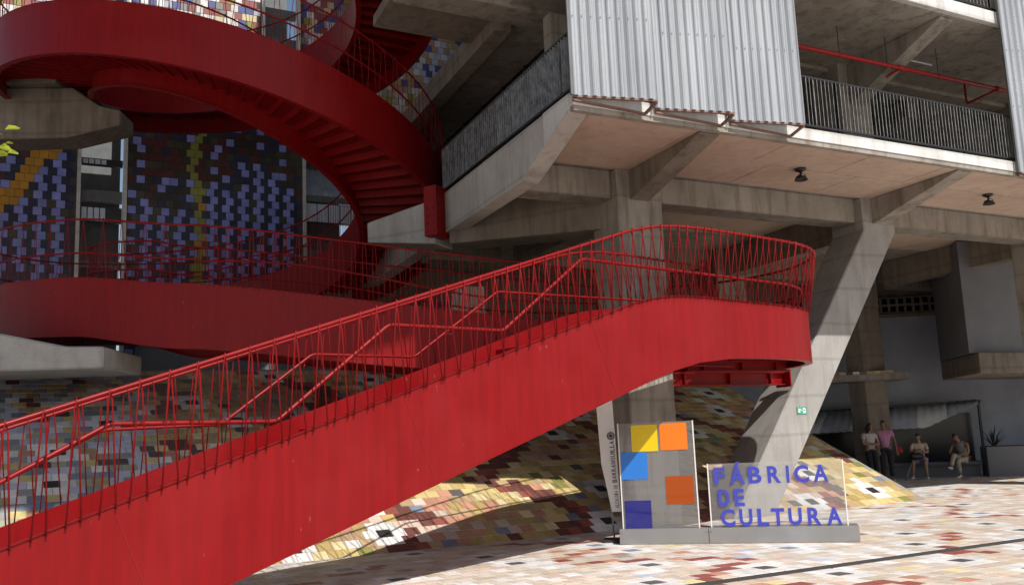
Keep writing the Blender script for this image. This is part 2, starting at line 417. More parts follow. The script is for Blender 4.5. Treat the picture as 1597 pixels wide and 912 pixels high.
tile_meshes = {}
def tile_mesh(name, sw, sh, th):
    key = (name, sw, sh, th)
    if key not in tile_meshes:
        c = PAL[name]; mb = MB(); x, y = sw / 2, sh / 2; g = 0.004
        b = [(-x, -y, 0), (x, -y, 0), (x, y, 0), (-x, y, 0)]; t = [(-x + g, -y + g, th), (x - g, -y + g, th), (x - g, y - g, th), (-x + g, y - g, th)]
        mb.face(t, c)
        for k in range(4): mb.face([b[k], b[(k + 1) % 4], t[(k + 1) % 4], t[k]], c)
        me = mb.mesh('tile', recalc=False); tile_meshes[key] = me
    return tile_meshes[key]

def mosaic(parent, origin, ex, ey, nrm, rows, cols, sw, sh, colour, mat, th=0.008, joint=0.006, skip=None, visible=None, limit=300):
    """running-bond tiles; the ones that show largest become objects, the rest one joined part"""
    cand = []
    ex = Vector(ex); ey = Vector(ey); nrm = Vector(nrm); origin = Vector(origin)
    for r in range(*rows):
        for c0 in range(*cols):
            c = c0 + (0.5 if r % 2 else 0)
            p = origin + ex * (c * sw) + ey * (r * sh)
            if skip and skip(r, c, p): continue
            q = proj(p); size = 0
            if q and -10 < q[0] < PW + 10 and -10 < q[1] < PH + 10 and (visible is None or visible(q[0], q[1])):
                d = (p - Vector((0, 0, HC))); size = abs(d.normalized().dot(nrm)) / d.length_squared
            cand.append((size, r, c, p))
    cand.sort(key=lambda t: -t[0])
    Rm = Matrix((ex, ey, nrm)).transposed().to_4x4()
    big = cand[:limit]; rest = cand[limit:]
    if big and big[-1][0] == 0: rest = [t for t in big if t[0] == 0] + rest; big = [t for t in big if t[0] > 0]
    for size, r, c, p in big:
        me = tile_mesh(colour(r, c, p), sw - joint, sh - joint, th)
        if not me.materials: me.materials.append(mat)
        o = bpy.data.objects.new('tile', me); col.objects.link(o); o.parent = parent; o.matrix_parent_inverse = pinv(parent)
        tilt = Matrix.Rotation(random.gauss(0, .0035), 4, 'X') @ Matrix.Rotation(random.gauss(0, .0035), 4, 'Y')
        o.matrix_basis = Matrix.Translation(p) @ Rm @ tilt
    mb = MB(); x, y, g = (sw - joint) / 2, (sh - joint) / 2, 0.004
    for size, r, c, p in rest:
        k = 0.86 + 0.24 * random.random(); cl = tuple(t * k for t in PAL[colour(r, c, p)])
        tl = random.gauss(0, .0035); tm = random.gauss(0, .0035)
        def pt(a, b, h): return p + ex * a + ey * b + nrm * (h + (a * tl + b * tm if h > 0 else 0))
        b = [pt(-x, -y, 0), pt(x, -y, 0), pt(x, y, 0), pt(-x, y, 0)]; t = [pt(-x + g, -y + g, th), pt(x - g, -y + g, th), pt(x - g, y - g, th), pt(-x + g, y - g, th)]
        mb.face(t, cl)
        for j in range(4): mb.face([b[j], b[(j + 1) % 4], t[(j + 1) % 4], t[j]], cl)
    o = mb.build('tile_field', mat, parent, recalc=False); o['kind'] = 'stuff'
    return o

# ground ------------------------------------------------------------------
mb = MB(); mb.face([(-400, -400, -0.004), (400, -400, -0.004), (400, 600, -0.004), (-400, 600, -0.004)])
mg, N, L, b = new_mat('plaza_far_mosaic')
v = pos(N, L); vo = N.new('ShaderNodeTexVoronoi'); vo.inputs['Scale'].default_value = 4.5; vo.distance = 'CHEBYCHEV'; L.new(v, vo.inputs['Vector'])
sx = N.new('ShaderNodeSeparateColor'); L.new(vo.outputs['Color'], sx.inputs['Color'])
r = ramp(N, L, sx.outputs[0], [(0.0, (0.62, 0.52, 0.42)), (0.35, (0.66, 0.58, 0.48)), (0.6, (0.70, 0.69, 0.68)), (0.8, (0.58, 0.44, 0.36)), (1.0, (0.36, 0.14, 0.10))])
L.new(r.outputs['Color'], b.inputs['Base Color']); setp(b, Roughness=0.5)
ground = mb.build('ground', mg); tag(ground, 'pale mosaic plaza ground stretching away in all directions', 'ground', kind='structure')

plaza = empty('plaza_floor', (0, 0, 0), 'sunlit plaza floor of cream, pink and red-brown mosaic tiles', 'floor', kind='structure')
mb = MB(); mb.prism([(-14, 4, -0.003), (20, 4, -0.003), (20, 34, -0.003), (-14, 34, -0.003)], (0, 0, 0.005)); mb.build('grout_bed', M['grout'], plaza)
TS = 0.235
SB = Vector((-4.206, 13.665, 0))                   # a point on the foot of the tiled slope
def sdist(p): return (Vector((p[0], p[1], 0)) - SB).dot(NH)
def salong(p): return (Vector((p[0], p[1], 0)) - SB).dot(U)
DR = A0 + V * -3.0
def drain_d(p): return (Vector((p[0], p[1], 0)) - Vector((DR.x, DR.y, 0))).dot(NH)
def skip_ground(r, c, p):
    d = drain_d(p)
    if abs(d) < .145: return True
    if sdist(p) > .05 and salong(p) < 14.6: return True
    return p.y < 5 or p.x < -9.5 or p.x > 19 or p.y > 33
def vis_ground(x, y): return y > 765 and (x > 345 + (912 - y) / .1 * .0 and y > 912 - (x - 330) * .30)
mosaic(plaza, Vector((DR.x, DR.y, .002)) + NH * (.145 + TS / 2), U, NH, (0, 0, 1), (-42, 90), (-46, 90), TS, TS, lambda r, c, p: col_ground(r, c), M['tile_floor'], skip=skip_ground, visible=vis_ground)
for k in range(-8, 12):                            # dark stone channel set flush in the floor
    mb = MB(); p = Vector((DR.x, DR.y, .002)) + U * (k * 1.2); mb.obox(p - NH * .13, U * 1.19, NH * .26, (0, 0, .007)); mb.build('channel_stone', M['asphalt'], plaza)

# tiled slope ---------------------------------------------------------------
SA = R(25); SX = NH * math.cos(SA) + Vector((0, 0, math.sin(SA))); SN = (U.cross(SX)).normalized()
slope = empty('tiled_slope', SB, 'ochre and brown mosaic ramp rising behind the red stair', 'slope', kind='structure')
L0, L1, SH = -9.0, 14.64, 8.1
mb = MB()
q = lambda a, s: SB + U * a + SX * s - SN * 0.001
mb.prism([SB + U * L0 - NH * .0, SB + U * L0 + SX * SH, SB + U * L0 + NH * (SH * math.cos(SA) + .5) + Vector((0, 0, SH * math.sin(SA))), SB + U * L0 + NH * (SH * math.cos(SA) + .5) + Vector((0, 0, -.0))], U * (L1 - L0))
mb.build('slope_bed', M['grout'], slope)
def vis_slope(x, y): return (x < 400 and y > 590 and y < 840 - x * .36) or (x > 400 and y > 640 + (0 if x > 960 else (960 - x) * .46)) and not (960 < x < 1110)
mosaic(slope, SB + SX * (TS / 2) + SN * .001, U, SX, SN, (0, int(SH / TS)), (int(L0 / TS) + 1, int(L1 / TS)), TS, TS, lambda r, c, p: col_slope(r, c + 20 if False else c + 10), M['tile'], visible=vis_slope)
# floor behind the crest of the slope
ter = MB(); T0 = SB + NH * (SH * math.cos(SA) + .5); zt = SH * math.sin(SA)
ter.prism([T0 + U * -14, T0 + U * 14.8, T0 + U * 14.8 + NH * 14, T0 + U * -14 + NH * 14], (0, 0, zt))
tag(ter.build('terrace', M['concrete_dark']), 'raised concrete terrace behind the mosaic ramp', 'terrace', kind='structure')

# ---------------------------------------------------------------- mosaic wall behind the spiral
WO = Vector((-9, 28, 0)); WN = Vector((0.4751, -0.8799, 0)); WT = 0.235
def WW(a, z, d=0.0): return WO + U * a + WN * d + Vector((0, 0, z))
mwall = empty('mosaic_wall', WO, 'tall shaded wall of dark mosaic tiles with lavender squares behind the spiral stair', 'wall')
bays = [(-3.78, -2.54, 4.5, 17.5), (2.80, 4.45, 4.5, 17.5)]
top_bay = (1.50, 2.66, 13.2, 17.5)
WZ0, WZ1 = 3.0, 17.5
def solid(a, z):
    for a0, a1, z0, z1 in bays:
        if a0 < a < a1 and z0 < z < (12.6 if a0 > 0 else 17.6): return False
    a0, a1, z0, z1 = top_bay
    return not (a0 < a < a1 and z0 < z < z1)
mb = MB()
def wb(a0, a1, z0, z1, d0=-.35, d1=0.0): mb.prism([WW(a0, z0, d0), WW(a1, z0, d0), WW(a1, z0, d1), WW(a0, z0, d1)], (0, 0, z1 - z0))
wb(-10, -3.78, WZ0, WZ1); wb(-3.78, -2.54, WZ0, 4.5); wb(-2.54, 1.5, WZ0, WZ1); wb(1.5, 2.66, WZ0, 13.2); wb(2.66, 2.8, WZ0, WZ1)
wb(2.8, 4.45, WZ0, 4.5); wb(2.8, 4.45, 12.6, WZ1); wb(4.45, 8.6, WZ0, WZ1)
mb.build('wall_core', M['grout_dark'], mwall)
def skip_wall(r, c, p):
    a = (Vector((p.x, p.y, 0)) - WO).dot(U)
    return not all(solid(a + k * .12, p.z) for k in (-1, 1)) or p.z > WZ1 - .12 or a > 8.5 or a < -9.9
def vis_wall(x, y): return 200 < y < 340 and x < 480
def cw(r, c, p):
    return col_wall_right(r, c, p.z) if c * WT > 4.4 else col_wall(r, c, p.z)
mosaic(mwall, WW(0, WZ0 + WT / 2, .001), U, (0, 0, 1), WN, (0, 62), (-43, 38), WT, WT, cw, M['tile'], skip=skip_wall, visible=vis_wall, joint=.008)
def bay_frame(a0, a1, z0, z1, rails):
    for a in (a0, a1):
        m = MB(); m.prism([WW(a - .05, z0, -.2), WW(a + .05, z0, -.2), WW(a + .05, z0, .06), WW(a - .05, z0, .06)], (0, 0, z1 - z0)); m.build('window_frame', M['frame_white'], mwall)
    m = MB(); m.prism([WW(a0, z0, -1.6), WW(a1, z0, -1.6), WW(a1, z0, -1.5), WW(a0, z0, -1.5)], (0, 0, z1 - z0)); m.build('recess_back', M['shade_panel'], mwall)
    for za, zb, kind in rails:
        m = MB(); m.prism([WW(a0 + .06, za, -.3), WW(a1 - .06, za, -.3), WW(a1 - .06, za, -.15), WW(a0 + .06, za, -.15)], (0, 0, zb - za))
        o = m.build('spandrel' if kind == 's' else 'window', M['shade_panel'] if kind == 's' else M['black_steel'], mwall)
        if kind == 'w':
            n = 4; wd = (a1 - a0 - .14) * (.6 if a0 < 0 else 1.0)
            for k in range(n):
                m = MB(); x0 = a0 + .1 + wd * k / n; m.prism([WW(x0, za + .03, -.16), WW(x0 + wd / n - .03, za + .03, -.16), WW(x0 + wd / n - .03, za + .03, -.135), WW(x0, za + .03, -.135)], (0, 0, zb - za - .06)); m.build('pane', M['window_lit'], o)
bay_frame(-3.78, -2.54, 4.5, 17.5, [(7.0, 7.2, 's'), (8.35, 8.8, 'w'), (8.95, 9.3, 's'), (10.05, 10.25, 'w'), (11.0, 11.6, 's')])
bay_frame(2.80, 4.45, 4.5, 12.6, [(6.4, 7.9, 's'), (8.8, 9.45, 'w'), (9.5, 9.7, 's'), (11.0, 11.3, 'w')])
bay_frame(1.50, 2.66, 13.2, 17.5, [(13.4, 14.9, 's'), (15.6, 15.9, 's')])
m = MB(); rows = []                                # corrugated canopy inside the right bay
for k in range(33): a = 2.9 + 1.5 * k / 32; rows.append([WW(a, 9.75 + .03 * math.sin(k * 1.57), -.35), WW(a, 10.95 + .03 * math.sin(k * 1.57), -1.45)])
m.grid(rows); m.build('canopy_sheet', M['corr'], mwall)
# return wall running towards the camera
rwall = empty('return_mosaic_wall', WW(8.6, 0), 'bright mosaic wall of blue, white and green tiles beside the upper balcony', 'wall')
RV = -V; RO = WW(8.6, 0); RN = Vector((-V.y, V.x, 0)) * 1.0
if RN.x > 0: RN = -RN
mb = MB(); mb.prism([RO + Vector((0, 0, 9.5)), RO + RV * 6.5 + Vector((0, 0, 9.5)), RO + RV * 6.5 - RN * .35 + Vector((0, 0, 9.5)), RO - RN * .35 + Vector((0, 0, 9.5))], (0, 0, 8)); mb.build('wall_core', M['grout_dark'], rwall)
def skip_rw(r, c, p): return False
mosaic(rwall, RO + Vector((0, 0, 9.5 + WT / 2)) + RN * .001, RV, (0, 0, 1), RN, (0, 33), (1, 27), WT, WT, lambda r, c, p: col_wall_right(r, c, p.z), M['tile'], joint=.008, visible=lambda x, y: 40 < y < 200 and 560 < x < 740)
m = MB(); m.obox(RO + RV * 1.2 + RN * .0 + Vector((0, 0, 12.6)), RV * .8, RN * .06, (0, 0, 3.4)); m.build('window', M['window_lit'], rwall)

# ================================================================ THE CONCRETE BUILDING
bld = empty('concrete_building', W(0, 0, 0), 'raw concrete building with cantilevered floor slabs on columns over the plaza', 'building')
def bpart(name, mat, fn, bv=0.0):
    m = MB(); fn(m); o = m.build(name, M[mat], bld)
    if bv: bevel(o, bv)
    return o
AEND, BEND = 26.0, 15.0
SOF, TOP = 6.5, 6.76
bpart('floor_slab', 'concrete', lambda m: wbox(m, 0.36, AEND, 0.12, BEND, SOF + .025, TOP - .004))
# white painted edge
bpart('slab_edge', 'white_paint', lambda m: wbox(m, 0.0, AEND, -.02, .115, SOF + .05, TOP), .008)
bpart('slab_edge', 'white_paint', lambda m: wbox(m, -.012, .355, .12, .125 + 0.0 + .9, SOF - .26 + .0, TOP - .001) if False else m.prism([W(-.003, .118, SOF + .03), W(-.003, 1.05, 6.23), W(-.003, 1.05, TOP), W(-.003, .118, TOP)], U * .05), .0)
# drip concrete strip below the white edge
bpart('drip_edge', 'concrete', lambda m: wbox(m, 0.02, AEND, .0, .11, SOF - .03, SOF + .045))
# side beam, shallow at the corner and deep behind the first column
bpart('side_beam', 'concrete_pale', lambda m: m.prism([W(.0, .12, SOF), W(.0, 2.01, 5.91), W(.0, 6.0, 5.91), W(.0, 6.0, TOP - .006), W(.0, .12, TOP - .006)], U * .35), .012)
bpart('side_beam', 'concrete_pale', lambda m: wbox(m, .0, .35, 6.02, BEND, 5.91, TOP - .006))
# soffit panels
k = 0
for bi, (b0, b1) in enumerate([(.13, 1.30), (1.30, 2.55), (3.25, 4.9), (4.9, 6.5), (6.5, 8.1), (8.1, 9.7), (9.7, 11.3)]):
    a = .38
    while a < 20:
        a1 = min(a + (2.3 if bi != 0 else 2.05), 20)
        m = MB(); wbox(m, a + .009, a1 - .009, b0 + .009, b1 - .009, SOF + random.uniform(-.003, .002), SOF + .024); m.build('soffit_panel', M['soffit'] if b0 < 6 else M['concrete'], bld); a = a1
# column-line beams, columns, brackets
CB = 2.5
for a0, a1 in ((.36, 2.235), (3.255, 8.63), (9.625, 15.0), (15.95, AEND)):
    bpart('beam', 'concrete', lambda m: wbox(m, a0, a1, CB + .22, CB + .78, 5.99, SOF + .02), .012)
for a0, a1 in ((.36, 2.235), (3.255, 8.63), (9.625, 15.0), (15.95, AEND)):
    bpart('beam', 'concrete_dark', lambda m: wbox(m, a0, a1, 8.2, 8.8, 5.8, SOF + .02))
bpart('column', 'concrete', lambda m: wbox(m, 2.24, 3.25, CB, CB + 1.0, 0, SOF + .02), .025)
def vleg(m, a):
    m.prism([W(a + 8.64, CB, SOF + .02), W(a + 8.64, CB, 5.80), W(a + 4.39, CB, -.05), W(a + 5.41, CB, -.05), W(a + 9.62, CB, 5.80), W(a + 9.62, CB, SOF + .02)], V * 1.0)
bpart('slanted_column', 'concrete_leg', lambda m: vleg(m, 0), .025)
bpart('column', 'concrete', lambda m: wbox(m, 15.0, 15.95, CB, CB + 1.0, 0, SOF + .02), .025)
for a in (2.52, 8.92, 15.3):
    bpart('bracket', 'concrete_dark' if a < 3 else 'concrete', lambda m: m.prism([W(a, .16, SOF - .035), W(a, CB - .002, 5.93), W(a, CB - .002, SOF - .008), W(a, .16, SOF - .008)], U * .42), .01)
for a in (2.55, 8.95, 15.3):
    bpart('bracket', 'concrete_dark', lambda m: m.prism([W(a, CB + 1.0, 5.75), W(a, 8.19, 5.75), W(a, 8.19, SOF - .01), W(a, CB + 1.0, SOF - .01)], U * .42), .01)
for a in (2.3, 8.7):
    if a > 3: bpart('column', 'concrete_dark', lambda m: wbox(m, a, a + .95, 8.0, 8.95, 0 if a > 9 else 3.6, SOF))
# beam that carries the spiral's landing
bpart('transfer_beam', 'concrete_dark', lambda m: m.prism([Vector((1.95, 17.35, 5.50)), Vector((-1.25, 18.95, 5.66)), Vector((-1.25, 18.95, 6.48)), Vector((1.95, 17.35, 6.30))], (.35, .75, 0)), .02)  # stretch under the slab, its shade put into the darker concrete
bpart('transfer_beam', 'concrete_pale', lambda m: m.prism([Vector((-1.55, 18.98, 5.68)), Vector((-3.05, 19.72, 5.92)), Vector((-3.05, 19.72, 6.35)), Vector((-1.55, 18.98, 6.62))], (.33, .75, 0)), .02)  # same beam further on, skylight on it put into the paler concrete
# upper floors
S2, T2 = 9.68, 9.97
bpart('floor_slab', 'concrete', lambda m: wbox(m, 0.76, AEND, 0.12, BEND, S2, T2 - .004))
bpart('slab_edge', 'white_paint', lambda m: wbox(m, 0.0, AEND, -.02, .115, S2 + .02, T2), .008)
bpart('side_beam', 'concrete', lambda m: wbox(m, .4, .75, .13, 3.79, S2 - .01, T2 - .006))
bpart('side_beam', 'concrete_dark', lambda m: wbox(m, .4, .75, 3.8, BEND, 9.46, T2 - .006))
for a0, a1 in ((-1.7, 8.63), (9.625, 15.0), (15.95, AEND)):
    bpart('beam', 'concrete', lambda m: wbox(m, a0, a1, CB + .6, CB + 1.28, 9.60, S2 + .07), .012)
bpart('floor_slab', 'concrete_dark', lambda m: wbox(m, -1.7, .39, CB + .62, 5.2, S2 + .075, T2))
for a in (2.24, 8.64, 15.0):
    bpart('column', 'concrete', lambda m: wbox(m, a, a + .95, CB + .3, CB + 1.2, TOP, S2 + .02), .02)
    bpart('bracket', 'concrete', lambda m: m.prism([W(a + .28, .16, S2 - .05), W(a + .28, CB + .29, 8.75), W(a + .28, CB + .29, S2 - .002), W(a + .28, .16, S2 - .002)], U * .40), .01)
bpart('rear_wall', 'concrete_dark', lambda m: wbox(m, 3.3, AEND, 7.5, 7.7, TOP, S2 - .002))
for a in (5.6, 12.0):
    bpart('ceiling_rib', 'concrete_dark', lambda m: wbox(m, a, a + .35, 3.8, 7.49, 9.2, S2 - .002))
for z in (12.86, 16.04, 19.22, 22.4, 25.58):
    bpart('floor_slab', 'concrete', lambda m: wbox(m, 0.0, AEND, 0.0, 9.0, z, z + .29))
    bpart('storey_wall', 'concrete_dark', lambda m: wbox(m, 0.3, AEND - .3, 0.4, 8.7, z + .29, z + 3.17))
# unseen roof added over the spiral court to shade it; its form is assumed
bpart('added_shade_roof', 'concrete', lambda m: wbox(m, -24, -.02, -9.6, 12.0, 18.0, 18.6))
bpart('added_shade_roof', 'concrete', lambda m: wbox(m, -.019, 2.25, -7.4, -.1, 18.0, 18.6))
for k in range(8): bpart('added_shade_rib', 'concrete', lambda m: wbox(m, -23.5 + 3.2 * k, -23.1 + 3.2 * k, -9.3, 11.8, 17.3, 17.995))
# balcony wall piers and dark glazing on the left side
bpart('pier', 'concrete', lambda m: m.prism([W(1.0, 2.55, TOP), W(1.75, 2.55, TOP), W(1.75, 2.55, 9.36), W(1.0, 2.55, 9.36)], V * .3))
bpart('glazing', 'dark_glass', lambda m: wbox(m, 1.9, 1.96, 2.9, BEND, TOP, S2))
for b_ in range(8):
    bpart('mullion', 'black_steel', lambda m: wbox(m, 1.85, 1.92, 3.0 + b_ * 1.3, 3.06 + b_ * 1.3, TOP, S2))
bpart('glazing_rail', 'galv', lambda m: wbox(m, 1.84, 1.90, 2.9, BEND, 7.75, 7.80))

# railings ----------------------------------------------------------------
def slat_mesh():
    m = MB(); m.prism([(-.026, -.024, 0), (-.021, -.028, 0), (.026, .020, 0), (.021, .026, 0)], (0, 0, .86)); return m.mesh('slat')
SLAT = slat_mesh(); SLAT.materials.append(M['galv'])
def railing(name, p0, p1, label, step=.094, turn=0.0):
    p0 = Vector(p0); p1 = Vector(p1); d = (p1 - p0); ln = d.length; d.normalize()
    o = empty(name, p0, label, 'railing', 'grey slat balcony railings')
    MB().bar(p0 + Vector((0, 0, .985)), p1 + Vector((0, 0, .985)), .05, .03).build('top_rail', M['black_steel'], o)
    MB().bar(p0 + Vector((0, 0, .09)), p1 + Vector((0, 0, .09)), .05, .03).build('bottom_rail', M['black_steel'], o)
    n = int(ln / step)
    for k in range(n):
        s = bpy.data.objects.new('slat', SLAT); col.objects.link(s); s.parent = o; s.matrix_parent_inverse = pinv(o)
        s.location = p0 + d * (step * (k + .5)) + Vector((0, 0, .107)); s.rotation_euler = (0, 0, math.atan2(d.y, d.x) + turn + random.gauss(0, .09))
    for k in range(int(ln / 1.15) + 1):
        q = p0 + d * min(ln - .03, k * 1.15 + .03) - Vector((-d.y, d.x, 0)) * -.05
        MB().bar(q + Vector((0, 0, -.02)), q + Vector((0, 0, .97)), .035, .035, d).build('post', M['black_steel'], o)
    return o
railing('balcony_railing', W(4.5, .06, TOP), W(11.2, .06, TOP), 'grey slat railing along the balcony between the corrugated screens')
railing('balcony_railing', W(.06, 6.2, TOP), W(.06, .1, TOP), 'grey slat railing on the side balcony left of the corrugated screens', .10, R(62))
railing('balcony_railing', W(7.0, .06, T2), W(10.9, .06, T2), 'grey slat railing on the upper floor at the top right corner', .11)

# corrugated screens --------------------------------------------------------
def screen(a, z0, z1, label, wd=1.35, out=.32, waves=9):
    p0 = W(a, -.06, 0); p1 = p0 + U * math.sqrt(wd * wd - out * out) + Vector((.4751, -.8799, 0)) * out
    d = (p1 - p0).normalized(); nn = Vector((d.y, -d.x, 0))
    o = empty('metal_screen', p0 + Vector((0, 0, z0)), label, 'metal screen', 'corrugated perforated screens on the facade')
    n = waves * 10; rows = [[], []]; back = [[], []]
    fr = MB(); pts = []
    for k in range(n + 1):
        t = k / n; ph = t * waves * 2 * math.pi
        off = .024 * math.tanh(1.6 * math.sin(ph)) / math.tanh(1.6)
        pts.append(p0 + d * (wd * t) + nn * (off + .035))
    m = MB()
    m.grid([[q + Vector((0, 0, z0)) for q in pts], [q + Vector((0, 0, z1)) for q in pts]])
    m.grid([[q - nn * .005 + Vector((0, 0, z0)) for q in pts], [q - nn * .005 + Vector((0, 0, z1)) for q in pts]])
    sh = m.build('corrugated_sheet', M['screen'], o, recalc=False); sharp(sh, 60)
    e = Vector((0, 0, 1))
    MB().bar(p0 + e * (z0 - .014), p1 + e * (z0 - .014), .05, .026).build('bottom_frame', M['rust'], o)
    q1 = p1 - Vector((.4751, -.8799, 0)) * out * .95
    MB().bar(p1 + e * (z0 - .025), q1 + e * (z0 - .11), .045, .035).build('bracket_arm', M['rust'], o)
    MB().bar(p0 + e * (z0 - .06), q1 + e * (z0 - .12), .045, .03).build('bracket_arm', M['rust'], o)
    for s, q in ((0, p0), (1, p1)):
        if s == 0: MB().bar(q + e * z0 + nn * .05 - d * .03, q + e * z1 + nn * .05 - d * .03, .05, .035, d).build('side_frame', M['shade_panel'], o)  # left frame coloured dark to stand in for the shaded gap between screens
        else: MB().bar(q + e * z0, q + e * z1, .03, .05, d).build('side_frame', M['base_grey'], o)
    for zz in (7.9, 9.1, 10.6):
        for k in range(waves): MB().lathe(p0 + d * (wd * (k + .25) / waves) + nn * .064 + e * (zz + .03 * k / waves), [(.009, 0), (.009, .008)], 6, nn).build('rivet', M['shade_panel'], o)
    return o
screen(-.02, 6.66, 13.0, 'first corrugated white metal screen at the corner of the building')
screen(1.50, 6.66, 13.0, 'middle corrugated white metal screen of the three beside the corner')
screen(3.02, 6.66, 13.0, 'third corrugated white metal screen, left of the open balcony')
screen(10.50, 6.52, 13.0, 'corrugated white metal screen at the right edge of the photo')
screen(12.05, 6.52, 13.0, 'corrugated white metal screen beyond the right edge one')

# ceiling fittings ------------------------------------------------------------
def spot(a, b_, label):
    p = W(a, b_, SOF - .004); o = empty('ceiling_spotlight', p, label, 'lamp', 'black spotlights under the soffit')
    MB().lathe(p, [(.11, 0), (.11, -.03), (.05, -.06)], 16).build('mount', M['black_steel'], o, True)
    MB().lathe(p + Vector((0, 0, -.06)), [(.022, 0), (.022, -.11)], 10).build('stem', M['black_steel'], o, True)
    MB().tube([p + Vector((.09 * math.cos(t), .09 * math.sin(t), -.11 - .05 * abs(math.cos(t)))) for t in [i * math.pi / 6 for i in range(13)]], .008).build('yoke', M['black_steel'], o)
    h = MB().lathe(p + Vector((0, 0, -.15)), [(.04, .01), (.09, -.01), (.13, -.07), (.125, -.075), (.08, -.03), (.02, -.02)], 20).build('lamp_head', M['black_steel'], o, True)
spot(5.74, 1.26, 'black spotlight under the soffit between the two columns')
spot(11.33, 1.30, 'black spotlight under the soffit right of the slanted column')
def fluoro(a, b_, label, rot=0.0, ln=1.25):
    p = W(a, b_, S2); d = (U * math.cos(rot) + V * math.sin(rot)).normalized()
    o = empty('ceiling_tube_lamp', p, label, 'lamp', 'unlit tube lamps on the balcony ceiling')
    MB().bar(p + Vector((0, 0, -.03)), p + d * ln + Vector((0, 0, -.03)), .09, .055).build('housing', M['base_grey'], o)
    MB().tube([p + d * .03 + Vector((0, 0, -.075)), p + d * (ln - .03) + Vector((0, 0, -.075))], .018, 8).build('tube', M['tube_light'], o)
fluoro(9.5, 1.9, 'unlit tube lamp on the balcony ceiling near the right screen')
fluoro(4.3, 1.5, 'unlit tube lamp on the balcony ceiling beside the third screen', 0.0, 1.0)
# sprinkler pipe
pipe = empty('sprinkler_pipe', W(4.0, 1.4, 9.0), 'red sprinkler pipe hung below the balcony ceiling', 'pipe')
pz = 9.05; pb = 1.35
MB().tube([W(.4, pb, pz), W(18, pb, pz)], .045, 10).build('main_pipe', M['red_pipe'], pipe, True)
for a in (5.35, 9.0, 12.2):
    MB().tube([W(a, pb, pz), W(a + .25, pb + 1.0, pz + .05), W(a + .27, pb + 1.05, pz + .12), W(a + .27, pb + 1.05, S2 - .05)], .026, 8).build('branch_pipe', M['red_pipe'], pipe, True)
    MB().tube([W(a - .08, pb, pz), W(a + .08, pb, pz)], .062, 10).build('coupling', M['red_pipe'], pipe, True)
for a in (1.2, 3.5, 5.0, 7.2, 8.6, 10.2, 12.8):
    MB().tube([W(a, pb, pz + .04), W(a, pb, S2)], .008, 5).build('hanger', M['black_steel'], pipe)
    MB().tube([W(a - .03, pb, pz), W(a + .03, pb, pz)], .052, 10).build('clamp', M['red_pipe'], pipe, True)
# green emergency sign on the slanted column
ex = empty('exit_sign', W(6.22, CB, 1.94), 'small green emergency exit sign on the slanted column', 'sign')
fn = Vector((.4751, -.8799, 0)); p = W(6.22, CB, 1.90) + fn * .004
MB().obox(p, U * .26, fn * .008, (0, 0, .14)).build('sign_board', M['exit_green'], ex)
m = MB()
for x0, x1, z0, z1 in ((.02, .05, .04, .07), (.055, .075, .03, .105), (.04, .09, .03, .045), (.03, .05, .09, .115), (.085, .10, .07, .11), (.12, .13, .06, .085), (.11, .16, .068, .078), (.15, .235, .02, .035), (.15, .24, .09, .102), (.15, .22, .108, .12), (.165, .195, .04, .07), (.205, .235, .045, .075)):
    m.obox(p + U * x0 + fn * .0085 + Vector((0, 0, z0)), U * (x1 - x0), fn * .002, (0, 0, z1 - z0))
m.build('running_man_symbol', M['white'], ex)

# ================================================================ THE RED STAIR
st = empty('red_staircase', (-5.6, 7.2, 0), 'long red steel staircase that doubles back and spirals up to the upper floors', 'staircase')
def lerp(a, b, t): return a + (b - a) * t
def smooth(t): t = max(0, min(1, t)); return t * t * (3 - 2 * t)
def interp(x, tab):
    if x <= tab[0][0]: return tab[0][1]
    for (x0, y0), (x1, y1) in zip(tab, tab[1:]):
        if x <= x1: return y0 + (y1 - y0) * (x - x0) / (x1 - x0)
    return tab[-1][1]
# stations: centre point, unit left normal, width, lip z, bottom z, floor z, section
ST = []
P0 = Vector((-4.42, 8.09, 0)); FD = Vector((.766, .643, 0)).normalized(); FL = Vector((-FD.y, FD.x, 0)); FW = 1.5
LIP = [(-3, -.08), (8.0, 3.474), (8.5, 3.59), (9.0, 3.645), (9.6, 3.665), (13, 3.66)]
BOT = [(-3, -1.26), (7.6, 2.165), (8.2, 2.36), (8.8, 2.54), (9.4, 2.67), (10.2, 2.75), (11, 2.77), (13, 2.77)]
t = -2.2
while t < 11.701:
    ST.append(dict(p=P0 + FD * t + FL * FW / 2, l=FL, w=FW, lip=interp(t, LIP), bot=max(.012, interp(t, BOT)), sec='flight', s=t)); t += .2
C2 = Vector((-6.47, 21.3, 0)); HR = 3.97; RC = 1.60
C1 = P0 + FD * 11.7 + FL * (FW / 2 + RC)
ae = math.atan2((C2 - C1).y, (C2 - C1).x) + math.acos(-(RC + HR) / (C2 - C1).length)      # heading of the straight run: inner tangent of both curves
a0 = math.atan2(-FL.y, -FL.x); a1 = ae - math.pi
n = 26; s = 11.7
for k in range(1, n + 1):
    a = a0 + (a1 - a0) * k / n; dv = Vector((math.cos(a), math.sin(a), 0)); s += RC * (a1 - a0) / n
    ST.append(dict(p=C1 + dv * RC, l=-dv, w=FW, lip=3.66, bot=2.77, sec='landing', s=s))
p1 = C1 + Vector((math.cos(a1), math.sin(a1), 0)) * RC; p2 = C2 + Vector((math.cos(ae), math.sin(ae), 0)) * HR
dd = (p2 - p1).normalized(); ln = (p2 - p1).length; l2 = Vector((-dd.y, dd.x, 0)); n = 36
